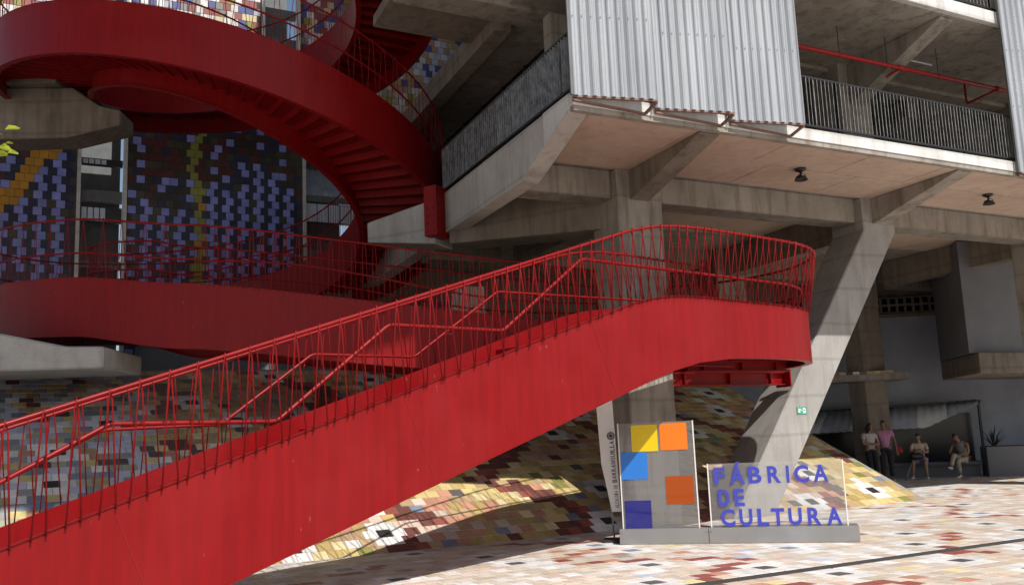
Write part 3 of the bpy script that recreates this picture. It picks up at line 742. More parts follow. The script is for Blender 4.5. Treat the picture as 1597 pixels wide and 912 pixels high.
for k in range(1, n + 1):
    f = k / n
    lipz = interp(f, [(0, 3.66), (.12, 3.70), (.75, 4.36), (.9, 4.52), (1, 4.60)])
    ST.append(dict(p=p1 + dd * ln * f, l=l2, w=lerp(FW, 2.0, smooth(f)), lip=lipz, bot=lipz - lerp(.89, 1.16, smooth(f * 1.5)), sec='run', s=s + ln * f))
s += ln
HB = [(-290, 3.58), (-262, 3.74), (-235, 3.84), (-180, 4.12), (-90, 5.05), (-45, 5.75), (0, 6.70), (45, 7.74), (90, 8.85), (135, 9.45), (180, 9.85), (270, 10.9), (315, 11.55), (360, 12.3), (420, 13.3)]
def hb(a):                                          # rounded version of the table above
    return sum(interp(a + d, HB) for d in (-24, -16, -8, 0, 8, 16, 24)) / 7
AE = -math.degrees(ae) % 360 - 360; ang = AE
while ang < 400:
    ang += 3.4; am = R(-ang); dv = Vector((math.cos(am), math.sin(am), 0)); z = hb(ang); s += HR * R(3.4)
    f = smooth((ang - AE) / 26)
    ST.append(dict(p=C2 + dv * HR, l=dv, w=2.0, lip=lerp(4.60, z + 1.06, f), bot=lerp(3.44, z, f), sec='spiral', s=s, ang=ang))
def edge(q, side, inset=0.0): return q['p'] + q['l'] * (q['w'] / 2 - inset) * side     # side +1 left, -1 right
Z = Vector((0, 0, 1))
def plate(name, stn, side):
    m = MB(); th = .035; N_ = len(stn)
    rows = [[], [], [], []]
    for q in stn:
        e = edge(q, side); i = edge(q, side, th)
        rows[0].append(e + Z * q['bot']); rows[1].append(e + Z * q['lip']); rows[2].append(i + Z * q['lip']); rows[3].append(i + Z * q['bot'])
    R_ = rows + [rows[0]]
    i0 = len(m.v)
    for r_ in rows: m.v += [tuple(p) for p in r_]
    for a in range(4):
        b_ = (a + 1) % 4
        for k in range(N_ - 1):
            m.f.append((i0 + a * N_ + k, i0 + a * N_ + k + 1, i0 + b_ * N_ + k + 1, i0 + b_ * N_ + k)); m.c.append(None)
    for k in (0, N_ - 1): m.f.append(tuple(i0 + a * N_ + k for a in range(4))); m.c.append(None)
    o = m.build(name, M['red'], st); sharp(o, 30); return o
def sweep_flat(name, stn, side, out, wd, z0, z1, off):   # flat bar swept along an edge, e.g. ledge under the rods
    m = MB(); N_ = len(stn); rows = [[], [], [], []]
    for q in stn:
        b_ = edge(q, side) + q['l'] * side * out; zz = q[off]
        rows[0].append(b_ + Z * (zz + z0)); rows[1].append(b_ + Z * (zz + z1)); rows[2].append(b_ - q['l'] * side * wd + Z * (zz + z1)); rows[3].append(b_ - q['l'] * side * wd + Z * (zz + z0))
    for r_ in rows: m.v += [tuple(p) for p in r_]
    for a in range(4):
        b_ = (a + 1) % 4
        for k in range(N_ - 1): m.f.append((a * N_ + k, a * N_ + k + 1, b_ * N_ + k + 1, b_ * N_ + k)); m.c.append(None)
    for k in (0, N_ - 1): m.f.append(tuple(a * N_ + k for a in range(4))); m.c.append(None)
    return m.build(name, M['red'], st)
sec = lambda *n_: [q for q in ST if q['sec'] in n_]
iF = [i for i, q in enumerate(ST) if q['sec'] == 'flight']; iL = [i for i, q in enumerate(ST) if q['sec'] == 'landing']; iR = [i for i, q in enumerate(ST) if q['sec'] == 'run']; iS = [i for i, q in enumerate(ST) if q['sec'] == 'spiral']
FLT = ST[iF[0]:iL[0] + 1]; LND = ST[iF[-1]:iL[-1] + 1]; LNE = ST[iL[0]:iL[-1] + 1]; RUN = ST[iL[-1]:iR[-1] + 1]; SPI = ST[iR[-1]:]
half = next(i for i, q in enumerate(SPI) if q.get('ang', -300) > -10)
SP1 = SPI[:half + 1]; SP2 = SPI[half:]
for grp in (FLT + LND[2:], RUN, SP1, SP2):
    for side in (-1, 1): plate('stringer_plate', grp, side)
for grp in (FLT, LNE):
    sweep_flat('ledge', grp, -1, .018, .09, .0012, .012, 'lip')
for grp in (FLT, LNE, RUN, SP1, SP2):
    for side in (-1, 1): sweep_flat('bottom_flange', grp, side, .004 if side < 0 else .004, .13, -.006, .010, 'bot')
for t in (1.15, 4.3, 7.35):
    z0, z1 = interp(t + .18, BOT), interp(t - .18, LIP); p_ = P0 + FL * -.0005
    MB().bar(p_ + FD * (t + .22) + Z * (z0 + .02), p_ + FD * (t - .20) + Z * (z1 - .02), .005, .008, -FL).build('weld_seam', M['red_worn'], st)
MB().bar(P0 + FD * 7.30 - FL * .0005 + Z * 2.72, P0 + FD * 9.3 - FL * .0005 + Z * 3.02, .005, .010, -FL).build('weld_seam', M['red_worn'], st)
# undersides and floors
def deck(name, grp, key, dz, th):
    m = MB(); rows = [[], [], [], []]; N_ = len(grp)
    for q in grp:
        a_ = edge(q, -1, .037); b_ = edge(q, 1, .037); z = q[key] + dz
        for r_, p in zip(rows, (a_ + Z * z, b_ + Z * z, b_ + Z * (z + th), a_ + Z * (z + th))): r_.append(p)
    for r_ in rows: m.v += [tuple(p) for p in r_]
    for a in range(4):
        b_ = (a + 1) % 4
        for k in range(N_ - 1): m.f.append((a * N_ + k, a * N_ + k + 1, b_ * N_ + k + 1, b_ * N_ + k)); m.c.append(None)
    for k in (0, N_ - 1): m.f.append(tuple(a * N_ + k for a in range(4))); m.c.append(None)
    return m.build(name, M['red'], st)
deck('soffit_plate', FLT[8:], 'bot', .16, .02)
deck('landing_deck', FLT[57:] + LND[2:], 'bot', .20, .04)
for k in range(2, len(LND) - 1, 6):                # ribs under the landing
    q = LND[k]; MB().bar(edge(q, -1, .04) + Z * (q['bot'] + .24), edge(q, 1, .04) + Z * (q['bot'] + .24), .06, .18).build('rib', M['red'], st)
# treads of the first flights
def tread(m, c, f, l, wd, run, z, rise, th=.035):
    a = c - l * (wd / 2 - .037); m.obox(a + Z * (z - th), f * run, l * (wd - .074), Z * th)
    m.obox(a + Z * (z - rise - .0), f * .012, l * (wd - .074), Z * (rise - th - .001)) if rise > .05 else None
for t0, t1, z0, n in ((-1.9, .33, 0.0, 6), (2.35, 3.75, .80, 7), (5.45, 6.85, 1.87, 7)):
    dz = .80 / 6 if z0 == 0 else 1.07 / 7 if z0 < 1.5 else 1.05 / 7
    for k in range(n):
        m = MB(); run = (t1 - t0) / n; tread(m, P0 + FD * (t0 + run * k) + FL * FW / 2, FD, FL, FW, run - .002, z0 + dz * (k + 1), dz); m.build('tread', M['red'], st)
for t0, t1, z in ((.331, 2.349, .80), (3.751, 5.449, 1.87), (6.851, 9.2, 2.92)):
    m = MB(); tread(m, P0 + FD * t0 + FL * FW / 2, FD, FL, FW, t1 - t0, z, 0); m.build('landing_plate', M['red'], st)
# treads of the run and the spiral: folded plates seen from below
def steps(grp, step, zoff):
    s0 = grp[0]['s']; s1 = grp[-1]['s']; n = max(1, int((s1 - s0) / step)); j = 0
    def at(s_):
        nonlocal j
        while j < len(grp) - 2 and grp[j + 1]['s'] < s_: j += 1
        q0, q1 = grp[j], grp[j + 1]; f = (s_ - q0['s']) / (q1['s'] - q0['s'])
        return dict(p=q0['p'].lerp(q1['p'], f), l=q0['l'].lerp(q1['l'], f).normalized(), w=lerp(q0['w'], q1['w'], f), lip=lerp(q0['lip'], q1['lip'], f))
    prev = at(s0)
    for k in range(1, n + 1):
        cur = at(s0 + (s1 - s0) * k / n); z = cur['lip'] - zoff; zp = prev['lip'] - zoff
        a, b_, c, d = edge(prev, -1, .037), edge(prev, 1, .037), edge(cur, 1, .037), edge(cur, -1, .037)
        m = MB(); m.prism([a + Z * (z - .03), b_ + Z * (z - .03), c + Z * (z - .03), d + Z * (z - .03)], Z * .03)
        m.prism([a + Z * (zp - .065), b_ + Z * (zp - .065), b_ + Z * (z - .031), a + Z * (z - .031)], (cur['p'] - prev['p']).normalized() * .014)
        m.build('tread', M['red'], st); prev = cur
steps(RUN, .34, .62); steps(SPI, .36, .62)
# supporting I-beams below the landing
def ibeam(p, q, hgt=.26, wd=.2):
    m = MB(); m.bar(p, q, .02, hgt - .03); m.bar(p + Z * (hgt / 2 - .012), q + Z * (hgt / 2 - .012), wd, .022); m.bar(p - Z * (hgt / 2 - .012), q - Z * (hgt / 2 - .012), wd, .022)
    d = (q - p).normalized(); n_ = Vector((d.y, -d.x, 0))
    for f in (.12, .5, .86): c = p.lerp(q, f); m.obox(c - n_ * (wd / 2 - .01) - Z * (hgt / 2 - .03), d * .015, n_ * (wd - .02), Z * (hgt - .06))
    return m.build('support_beam', M['red'], st)
ibeam(W(3.26, CB + .25, 2.62), W(6.15, CB + .25, 2.62))
ibeam(W(3.26, CB - .5, 2.80), W(5.6, CB - .5, 2.80), .2)
MB().obox(W(6.14, CB + .02, 2.45), U * .03, V * .45, Z * .34).build('end_plate', M['red'], st)
# fixing box where the spiral meets the building
fp = Vector((-1.74, 18.80, 5.80)); fx = Vector((.27, -.13, 0))
o = MB().obox(fp, fx, (.25, .5, 0), Z * 1.05).build('fixing_box', M['red'], st); bevel(o, .012)
for k in range(8):
    MB().lathe(fp + fx * (.25 + .5 * (k % 2)) + Vector((.001, .002, .09 + .16 * (k // 2))), [(.018, 0), (.018, .025)], 6, (-.43, -.9, 0)).build('bolt', M['red'], st)

# rails, rods and handrails ---------------------------------------------------
def rail_h(q, side): return 1.05 if not (q['sec'] == 'flight' and side > 0) else .95
def lean(q): return .02 + .16 * math.sin(math.pi * max(0, min(1, (q.get('s', 0) - 8) / 9.0))) if q['sec'] in ('landing', 'flight') else .02
def rail_pt(q, side): return edge(q, side) + q['l'] * side * lean(q) + Z * (q['lip'] + rail_h(q, side))
def rail_line(grp, side, rr=.021):
    return MB().tube([rail_pt(q, side) for q in grp], rr, 8).build('guard_rail', M['red'], st, True)
for grp in (FLT + LND[2:], RUN, SP1, SP2):
    for side in (-1, 1): rail_line(grp, side, .022 if grp[0]['sec'] == 'flight' and side < 0 else .019)
def sampler(grp):
    def at(s_):
        for q0, q1 in zip(grp, grp[1:]):
            if s_ <= q1['s'] or q1 is grp[-1]:
                f = max(0.0, min(1.0, (s_ - q0['s']) / (q1['s'] - q0['s'])))
                return dict(p=q0['p'].lerp(q1['p'], f), l=q0['l'].lerp(q1['l'], f).normalized(), w=lerp(q0['w'], q1['w'], f), lip=lerp(q0['lip'], q1['lip'], f), sec=q1['sec'], s=s_)
    return at
def rods(grp, side, step, spread, parts, rr=.0075, skip=None, step1=None, spread1=None):
    at = sampler(grp); s0, s1 = grp[0]['s'], grp[-1]['s']; joined = MB(); sc = s0 + step * .5
    while sc < s1:
        f = (sc - s0) / (s1 - s0); stp = lerp(step, step1, f) if step1 else step; spr = lerp(spread, spread1, f) if spread1 else spread
        sc += stp
        if sc >= s1 or (skip and skip(sc)): continue
        q = at(sc); d = Vector((-q['l'].y, q['l'].x, 0)) * -1
        jit = random.gauss(0, .012)
        b0 = at(max(s0, sc - spr * (1 + random.gauss(0, .12)))); b1 = at(min(s1, sc + spr * (1 + random.gauss(0, .12))))
        top = rail_pt(q, side) + d * jit; out = q['l'] * side
        base = lambda qq: edge(qq, side) + qq['l'] * side * (.028) + Z * (qq['lip'] - .035)
        e0 = base(b0); e1 = base(b1); h = .028
        pts = [e0, top + out * h - d * .022 - Z * .06, top + out * h - d * .012, top + out * .02 - d * .006 + Z * .022, top + Z * .032, top - out * .02 + d * .006 + Z * .022, top - out * h + d * .012 - Z * .01, top - out * h * .6 + d * .026 - Z * .09, e1]
        if parts: MB().tube(pts, rr, 5).build('rod_loop', M['red'], st, True)
        else: joined.tube(pts, rr, 4, cap=False)
    if not parts and joined.v:
        o = joined.build('rod_mesh', M['red'], st, True); o['kind'] = 'stuff'
rods(FLT, -1, .31, .05, True, .0085, None, .16, .16)
rods(LND, -1, .15, .16, True, .0074)
rods(FLT, 1, .27, .08, True, .0072, None, .18, .15)
rods(LND, 1, .14, .10, False, .007)
rods(RUN, 1, .20, .06, True, .0065)
rods(RUN, -1, .20, .06, False, .0065)
rods(SP1, 1, .30, .08, False, .0065); rods(SP1, -1, .30, .08, False, .0065)
rods(SP2, 1, .27, .10, True, .0068, skip=lambda s_: s_ > SP2[0]['s'] + 4.97 * .8 * 3.2); rods(SP2, 1, .27, .10, False, .0068, skip=lambda s_: s_ <= SP2[0]['s'] + 4.97 * .8 * 3.2); rods(SP2, -1, .30, .08, False, .0065)
def hand(pts, rr=.020): return MB().tube(pts, rr, 8).build('handrail', M['red'], st, True)
def round_poly(pts, r_=.05):
    out = [pts[0]]
    for a, b_, c in zip(pts, pts[1:], pts[2:]):
        u1 = (a - b_).normalized(); u2 = (c - b_).normalized()
        out += [b_ + u1 * r_, b_ + (u1 + u2) * r_ * .28, b_ + u2 * r_]
    return out + [pts[-1]]
near = [(-1.6, .60), (-.45, 1.2), (.93, 1.94), (2.59, 1.93), (3.98, 3.00), (5.67, 3.00), (7.11, 4.05), (9.4, 4.05), (11.9, 4.05)]
hand(round_poly([P0 + FD * t + FL * .085 + Z * z for t, z in near]) + [edge(q, -1, .085) + Z * 4.05 for q in LND[2:]], .023)
far = [(-1.5, .58), (.1, 1.32), (1.26, 1.92), (2.55, 1.95), (3.71, 2.78), (5.21, 2.78), (6.68, 3.76), (9.7, 3.82), (11.6, 3.9)]
hand(round_poly([P0 + FD * t + FL * (FW - .085) + Z * z for t, z in far]) + [edge(q, 1, .07) + Z * 3.95 for q in LND[4:]], .019)
for side in (-1, 1):
    hand([edge(q, side, .08) + Z * (q['lip'] + .42 + .10 * math.sin((q['s']) * .9)) for q in RUN], .018)
    hand([edge(q, side, .08) + Z * (q['lip'] + .45) for q in SP1], .018); hand([edge(q, side, .08) + Z * (q['lip'] + .50) for q in SP2], .020)
m = MB()
for k in range(0, len(RUN), 1): pass
# handrail brackets
for t, z in ((.4, 1.62), (1.7, 1.935), (3.3, 2.46), (4.8, 3.0), (6.4, 3.52), (8.4, 4.05), (10.4, 4.05)):
    p = P0 + FD * t + FL * .085 + Z * z
    MB().tube([p, p - Z * .07, p - Z * .09 - FL * .085], .007, 6).build('rail_bracket', M['red'], st, True)

# concrete supports of the stair at the left -----------------------------------
lb = empty('support_corbel', (-9, 16, 0), 'pale concrete beam holding up the lower red walkway at the left', 'beam')
o = MB().prism([Vector((-14, 15.3, 3.12)), Vector((-6.95, 15.85, 3.12)), Vector((-6.95, 15.85, 3.48)), Vector((-7.55, 15.75, 3.50)), Vector((-9.0, 15.64, 3.84)), Vector((-14, 15.3, 3.95))], (-.1, 1.9, 0)).build('beam', M['concrete_pale'], lb); bevel(o, .03)
o = MB().box(-13, -11.5, 16, 17, 0, 3.12).build('pier', M['concrete'], lb)
ub = empty('support_corbel', (-12, 21, 0), 'dark concrete corbel under the upper red spiral at the left', 'beam')
o = MB().prism([Vector((-16, 20.0, 8.75)), Vector((-10.0, 20.6, 8.85)), Vector((-8.85, 20.75, 9.15)), Vector((-8.85, 20.75, 9.50)), Vector((-9.3, 20.68, 9.60)), Vector((-9.9, 20.6, 10.04)), Vector((-16, 20.0, 10.04))], (-.05, .9, 0)).build('beam', M['concrete_dark'], ub); bevel(o, .03)
o = MB().box(-11.3, -10.15, 20.3, 21.2, 10.05, 10.52).build('bearing_block', M['concrete_dark'], ub); bevel(o, .02)
o = MB().box(-15.5, -14.2, 20.2, 21.4, 0, 8.75).build('pier', M['concrete_dark'], ub)

# ================================================================ THINGS ON THE PLAZA
# ---------------------------------------------------------------- lettering helper
def glyph(ch, mat, parent, origin, ex, ez, en, wd, ht, thick=.012, bold=.0, name='letter'):
    """one extruded character fitted into a wd x ht box whose lower left corner is origin"""
    cu = bpy.data.curves.new('glyph', 'FONT'); cu.body = ch; cu.extrude = thick / 2; cu.offset = bold; cu.resolution_u = 4
    ob = bpy.data.objects.new('glyph', cu); col.objects.link(ob)
    dg = bpy.context.evaluated_depsgraph_get(); me = bpy.data.meshes.new_from_object(ob.evaluated_get(dg))
    bpy.data.objects.remove(ob); bpy.data.curves.remove(cu)
    xs = [v.co.x for v in me.vertices]; ys = [v.co.y for v in me.vertices]
    x0, x1, y0, y1 = min(xs), max(xs), min(ys), max(ys)
    sx = wd / max(1e-6, x1 - x0); sy = ht / max(1e-6, y1 - y0)
    for v in me.vertices:
        p = origin + ex * ((v.co.x - x0) * sx) + ez * ((v.co.y - y0) * sy) + en * (v.co.z)
        v.co = p
    me.materials.clear()
    return link(name, me, mat, parent)

# ---------------------------------------------------------------- acrylic signs
G0 = Vector((1.47, 14.62, 0)); G2 = Vector((4.78, 13.72, 0)); GX = (G2 - G0).normalized(); GN = Vector((GX.y, -GX.x, 0)); GL = (G2 - G0).length
if GN.y > 0: GN = -GN
ZB = .235; GM = 1.325                              # base height, seam between the two signs
def gp(x, z, d=0.0): return G0 + GX * x + Z * z - GN * d     # d = depth behind the front face
sg1 = empty('logo_sign', G0, 'clear acrylic sign with coloured squares on a grey base', 'sign')
sg2 = empty('lettering_sign', gp(GM, 0), 'clear acrylic sign with blue lettering on a grey base', 'sign')
def base(x0, x1, o):
    b_ = MB().obox(gp(x0, .012), GX * (x1 - x0), -GN * .42, Z * (ZB - .012)).build('base', M['base_grey'], o); bevel(b_, .006)
    for x in (x0 + .06, (x0 + x1) / 2, x1 - .06): MB().obox(gp(x - .02, .009, .03), GX * .04, -GN * .05, Z * .003).build('foot', M['black_steel'], o)
    for x in (x0 + .03, x1 - .03): MB().lathe(gp(x, ZB - .05), [(.012, 0), (.012, .006)], 10, GN).build('screw', M['galv'], o)
base(0, GM - .003, sg1); base(GM + .003, GL, sg2)
DP = .12                                           # acrylic stands this far behind the base front
def panel(o, x0, x1, z0, z1, lean=0.0):
    e = .018
    MB().obox(gp(x0 + e, z0, DP), GX * (x1 - x0 - 2 * e), -GN * .014, Z * (z1 - z0)).build('acrylic_panel', M['acrylic'], o)
    for x in (x0, x1 - e): MB().obox(gp(x, z0, DP - .004), GX * (e - .001), -GN * .022, Z * (z1 - z0 + .003)).build('panel_edge', M['edge'], o)
panel(sg1, .04, 1.20, ZB + .001, 1.815)
panel(sg2, 1.36, 3.30, ZB + .001, 1.16)
def square(x, z, sx, sz, name, mat): 
    MB().obox(gp(x, z, DP - .010), GX * sx, GN * -.007, Z * sz).build(name, mat, sg1)
sq_y = plain('yellow_acrylic', (0.80, 0.58, 0.005), 0.25, 0, .05); sq_o = plain('orange_acrylic', (0.85, 0.20, 0.012), 0.25, 0, .05); sq_b = plain('sky_blue_acrylic', (0.025, 0.20, 0.66), 0.25, 0, .05)
sq_n = acrylic('navy_film', (0.06, 0.07, 0.55), .6, (0.02, 0.025, 0.30), .06); sq_r = acrylic('amber_film', (0.75, 0.16, 0.002), .55, (0.62, 0.11, 0.004), .04)
square(.25, 1.38, .40, .40, 'yellow_square', sq_y); square(.687, 1.39, .41, .40, 'orange_square', sq_o)
square(.07, .965, .40, .405, 'blue_square', sq_b); square(.73, .585, .415, .415, 'amber_square', sq_r); square(.09, ZB + .002, .40, .41, 'navy_square', sq_n)
LY = {'F': .44}
def word(chars, z, ht):
    ht += .012
    for ch, x0, x1 in chars:
        extra = .075 if ch == '\u00c1' else 0
        glyph(ch, M['letter'], sg2, gp(x0, z, DP - .012), GX, Z, GN, x1 - x0, ht + extra, .014, .034 if ch != 'I' else .0)
def pxl(x): return (x - 967) / (1343 - 967.0) * GL + .11 * (1 - (x - 1114) / 215.0)
def wd_(t): return [(c, pxl(a) , pxl(b_)) for c, a, b_ in t]
word(wd_([('F', 1114, 1133), ('\u00c1', 1141, 1166), ('B', 1172, 1194), ('R', 1204, 1226), ('I', 1235, 1240), ('C', 1248, 1272), ('A', 1279, 1303)]), .855, .235)
word(wd_([('D', 1119, 1138), ('E', 1146, 1163)]), .535, .235)
word(wd_([('C', 1121, 1145), ('U', 1152, 1174), ('L', 1182, 1201), ('T', 1205, 1227), ('U', 1233, 1255), ('R', 1264, 1286), ('A', 1295, 1319)]), ZB + .012, .235)

# ---------------------------------------------------------------- municipal banner beside the column
bn = empty('upright_banner', (1.42, 15.2, 0), 'narrow white upright banner with black vertical lettering beside the column', 'banner')
BX = Vector((.985, -.17, 0)); BN_ = Vector((-.17, -.985, 0)); B0 = Vector((1.27, 15.15, .0))
def bp(x, z, d=0): return B0 + BX * x + Z * z + BN_ * d
o = MB().prism([bp(.16, .46), bp(.30, .46), bp(.27, 1.6), bp(.24, 2.75), bp(.0, 2.85), bp(.0, 2.1), bp(.03, 1.2)], -BN_ * .02).build('banner_sheet', M['white'], bn)
MB().tube([bp(.17, .05, -.04), bp(.10, 1.4, -.04), bp(.02, 2.9, -.04)], .014, 8).build('pole', M['galv'], bn, True)
o = MB().obox(bp(.0, .0, -.2), BX * .4, BN_ * .4, Z * .05).build('foot_plate', M['black_steel'], bn); bevel(o, .008)
x = 0
txt = 'ALCALD\u00cdA DE BARRANQUILLA'; z = .52
for i, ch in enumerate(txt):
    if ch == ' ': z += .03; continue
    boldp = i > 11; hgt = .072 if boldp else .058; wdt = (.046 if boldp else .026) * (.35 if ch == 'I' else 1)
    glyph(ch, M['ink'], bn, bp(.275 - (z - .5) * .028, z, .003), Z, -BX, BN_, wdt, hgt * (1.15 if ch == '\u00cd' else 1), .002, .014 if boldp else 0.0)
    z += wdt + (.011 if boldp else .007)
zc = z + .07; cx = .235 - (zc - .5) * .028
MB().tube([bp(cx + .055 * math.cos(t), zc + .055 * math.sin(t), .004) for t in [i * math.pi / 12 for i in range(24)]], .007, 5, closed=True).build('emblem_ring', M['ink'], bn)
m = MB()
for k in range(8): t = k * math.pi / 8; m.bar(bp(cx - .05 * math.cos(t), zc - .05 * math.sin(t), .004), bp(cx + .05 * math.cos(t), zc + .05 * math.sin(t), .004), .005, .004, BN_)
m.build('emblem_spokes', M['ink'], bn)

# ================================================================ UNDER THE BUILDING AT THE RIGHT
# far wall
fw = empty('grey_wall', (9, 33, 0), 'blue grey painted wall under the building at the right', 'wall')
MB().prism([Vector((6, 33.2, 0)), Vector((24, 31.0, 0)), Vector((24, 31.4, 0)), Vector((6, 33.6, 0))], Z * 5.25).build('painted_wall', M['grey_wall'], fw)
MB().prism([Vector((6, 33.15, 5.25)), Vector((14.9, 32.06, 5.25)), Vector((14.9, 32.5, 5.25)), Vector((6, 33.6, 5.25))], Z * .12).build('lintel', M['concrete_dark'], fw)
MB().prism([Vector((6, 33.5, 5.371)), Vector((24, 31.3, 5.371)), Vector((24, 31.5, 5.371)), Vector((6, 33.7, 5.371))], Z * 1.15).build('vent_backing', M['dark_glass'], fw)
vd = Vector((8.9, -1.09, 0)).normalized()
for k in range(12):                                # openwork vent blocks
    for r_ in range(2):
        p = Vector((11.4, 32.52, 5.40)) + vd * (.27 * k) + Z * (.27 * r_)
        mb = MB()
        for a_, b_, c_, d_ in ((0, .27, 0, .035), (0, .27, .235, .27), (0, .035, .035, .235), (.235, .27, .035, .235)):
            mb.obox(p + vd * a_ + Z * c_, vd * (b_ - a_ - .001), (.015, .12, 0), Z * (d_ - c_ - .001))
        mb.build('vent_block', M['concrete_dark'], fw)
MB().prism([Vector((6, 33.4, 5.95)), Vector((24, 31.2, 5.95)), Vector((24, 31.6, 5.95)), Vector((6, 33.8, 5.95))], Z * .55).build('ring_beam', M['concrete_dark'], fw)
# hanging charcoal block with a concrete edge beam
hg = empty('hanging_block', (14, 26, 0), 'charcoal wall block hung above the seated man with a concrete edge beam', 'wall block')
MB().prism([Vector((12.15, 25.2, 3.42)), Vector((20, 28.6, 3.42)), Vector((19, 31, 3.42)), Vector((12.75, 28.3, 3.42))], Z * 3.05).build('block_wall', M['grey_dark'], hg)
o = MB().prism([Vector((12.3, 25.0, 2.86)), Vector((20, 28.3, 2.86)), Vector((19, 31.2, 2.86)), Vector((12.8, 28.4, 2.86))], Z * .55).build('edge_beam', M['concrete_dark'], hg); bevel(o, .02)
# far column with a ledge
fc = empty('far_column', (11, 29, 0), 'far square concrete column behind the couple, with a tiled ledge', 'column')
o = MB().prism([Vector((10.28, 29.3, 0)), Vector((10.65, 28.85, 0)), Vector((11.42, 29.15, 0)), Vector((11.05, 29.8, 0))], Z * 6.45).build('shaft', M['concrete_dark'], fc); bevel(o, .02)
o = MB().prism([Vector((9.2, 28.9, 2.95)), Vector((11.9, 28.6, 2.95)), Vector((12.0, 29.7, 2.95)), Vector((9.3, 30.0, 2.95))], Z * .2).build('ledge', M['concrete'], fc)
for k in range(11):
    c = ['ochre', 'white', 'redbrown', 'tan', 'black', 'white', 'brown', 'ochre', 'yellow', 'tan', 'ochre'][k]
    m = MB(); m.obox(Vector((9.3 + .2 * k, 28.95 - .022 * k, 3.151)), Vector((.19, -.02, 0)), (.03, .25, 0), Z * .09, PAL[c]); m.build('ledge_tile', M['tile'], fc)
# lean-to roof
aw = empty('lean_to_roof', (12, 31, 0), 'low corrugated lean-to roof behind the seated people', 'roof')
m = MB(); rows = []
NK = 90
for k in range(NK + 1):
    f = k / NK; a_ = Vector((9.6, 32.3, 2.16)).lerp(Vector((15.0, 31.0, 2.30)), f); b_ = Vector((8.6 + 6.3 * f, 30.6 + .1 * f, interp(f, [(0, 1.42), (.72, 1.46), (1, 2.15)]))); dzz = .011 * math.sin(k * math.pi / 2)
    rows.append([a_ + Z * dzz, b_ + Z * dzz])
SHEETS = [plain('pale_roof_sheet', (0.74, 0.76, 0.80), 0.6, 0, .2, 2.0), plain('blue_grey_roof_sheet', (0.45, 0.48, 0.56), 0.6, 0, .2, 2.0)]
for j in range(6):
    m = MB(); m.grid(rows[j * 15:j * 15 + 16]); o = m.build('corrugated_sheet', SHEETS[j % 2], aw, True); md = o.modifiers.new('solid', 'SOLIDIFY'); md.thickness = .006
MB().bar(Vector((9.4, 32.25, 2.10)), Vector((15.1, 30.95, 2.24)), .08, .10).build('ridge_beam', M['black_steel'], aw)
MB().bar(Vector((8.6, 30.7, 1.38)), Vector((12.0, 30.75, 1.50)), .06, .08).build('eaves_beam', M['black_steel'], aw)
for x_, y_, h_ in ((9.0, 30.8, 1.38), (15.05, 31.0, 2.2), (12.0, 30.75, 1.48)): MB().bar(Vector((x_, y_, 0)), Vector((x_, y_, h_)), .07, .07, (1, 0, 0)).build('post', M['black_steel'], aw)
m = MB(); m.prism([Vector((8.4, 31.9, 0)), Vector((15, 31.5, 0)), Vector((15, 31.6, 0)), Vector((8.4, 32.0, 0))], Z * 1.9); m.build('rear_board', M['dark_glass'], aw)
# bench and planter
bc = empty('stone_bench', (12.3, 28.9, 0), 'low dark grey bench where the woman and man sit', 'bench')
o = MB().prism([Vector((10.9, 28.95, .36)), Vector((13.55, 28.05, .36)), Vector((13.75, 28.6, .36)), Vector((11.1, 29.5, .36))], Z * .09).build('seat_slab', M['grey_dark'], bc); bevel(o, .01)
o = MB().prism([Vector((11.0, 29.05, 0)), Vector((13.55, 28.2, 0)), Vector((13.7, 28.6, 0)), Vector((11.1, 29.45, 0))], Z * .359).build('bench_body', M['grey_dark'], bc)
pl = empty('planter', (14.5, 28, 0), 'long dark grey planter box at the right edge', 'planter')
o = MB().prism([Vector((13.55, 27.75, 0)), Vector((20, 25.9, 0)), Vector((20.3, 26.9, 0)), Vector((13.85, 28.75, 0))], Z * .86).build('box', M['grey_dark'], pl); bevel(o, .015)
o = MB().prism([Vector((13.6, 27.82, .861)), Vector((20, 26.0, .861)), Vector((20.2, 26.8, .861)), Vector((13.85, 28.6, .861))], Z * .01).build('soil', M['bark'], pl)
def agave(p, h, n, label):
    o = empty('spiky_plant', p, label, 'plant', 'spiky plants in the planter')
    MB().lathe(p + Z * .0, [(.05, 0), (.03, .1)], 8).build('stem', M['bark'], o)
    for k in range(n):
        t = k * 2.4 + random.random(); ln = h * random.uniform(.7, 1.1); d = Vector((math.cos(t), math.sin(t), 0)); up = random.uniform(.5, 1.3); sd = Vector((-d.y, d.x, 0))
        a = p + d * .03; b_ = a + (d * .5 + Z * up * .8) * ln * .5; c = a + (d * 1.0 + Z * up) * ln * .75; w_ = .022
        m = MB(); m.face([a - sd * w_ * .6, a + sd * w_ * .6, b_ + sd * w_, b_ - sd * w_]); m.face([b_ - sd * w_, b_ + sd * w_, c]); m.face([a - Z * .02, b_ - Z * .015 + sd * .001, b_ + sd * w_, a + sd * w_ * .6]); m.build('leaf', M['plant'], o)
for k, (x_, y_, h_, lb_) in enumerate([(14.0, 28.2, .75, 'spiky plant at the left end of the planter'), (15.0, 27.6, .6, 'second spiky plant from the left in the planter'), (15.6, 27.5, .7, 'third spiky plant from the left in the planter'), (16.5, 27.2, .6, 'spiky plant in the planter at the photo edge')]):
    agave(Vector((x_, y_, .872)), h_, 16, lb_)

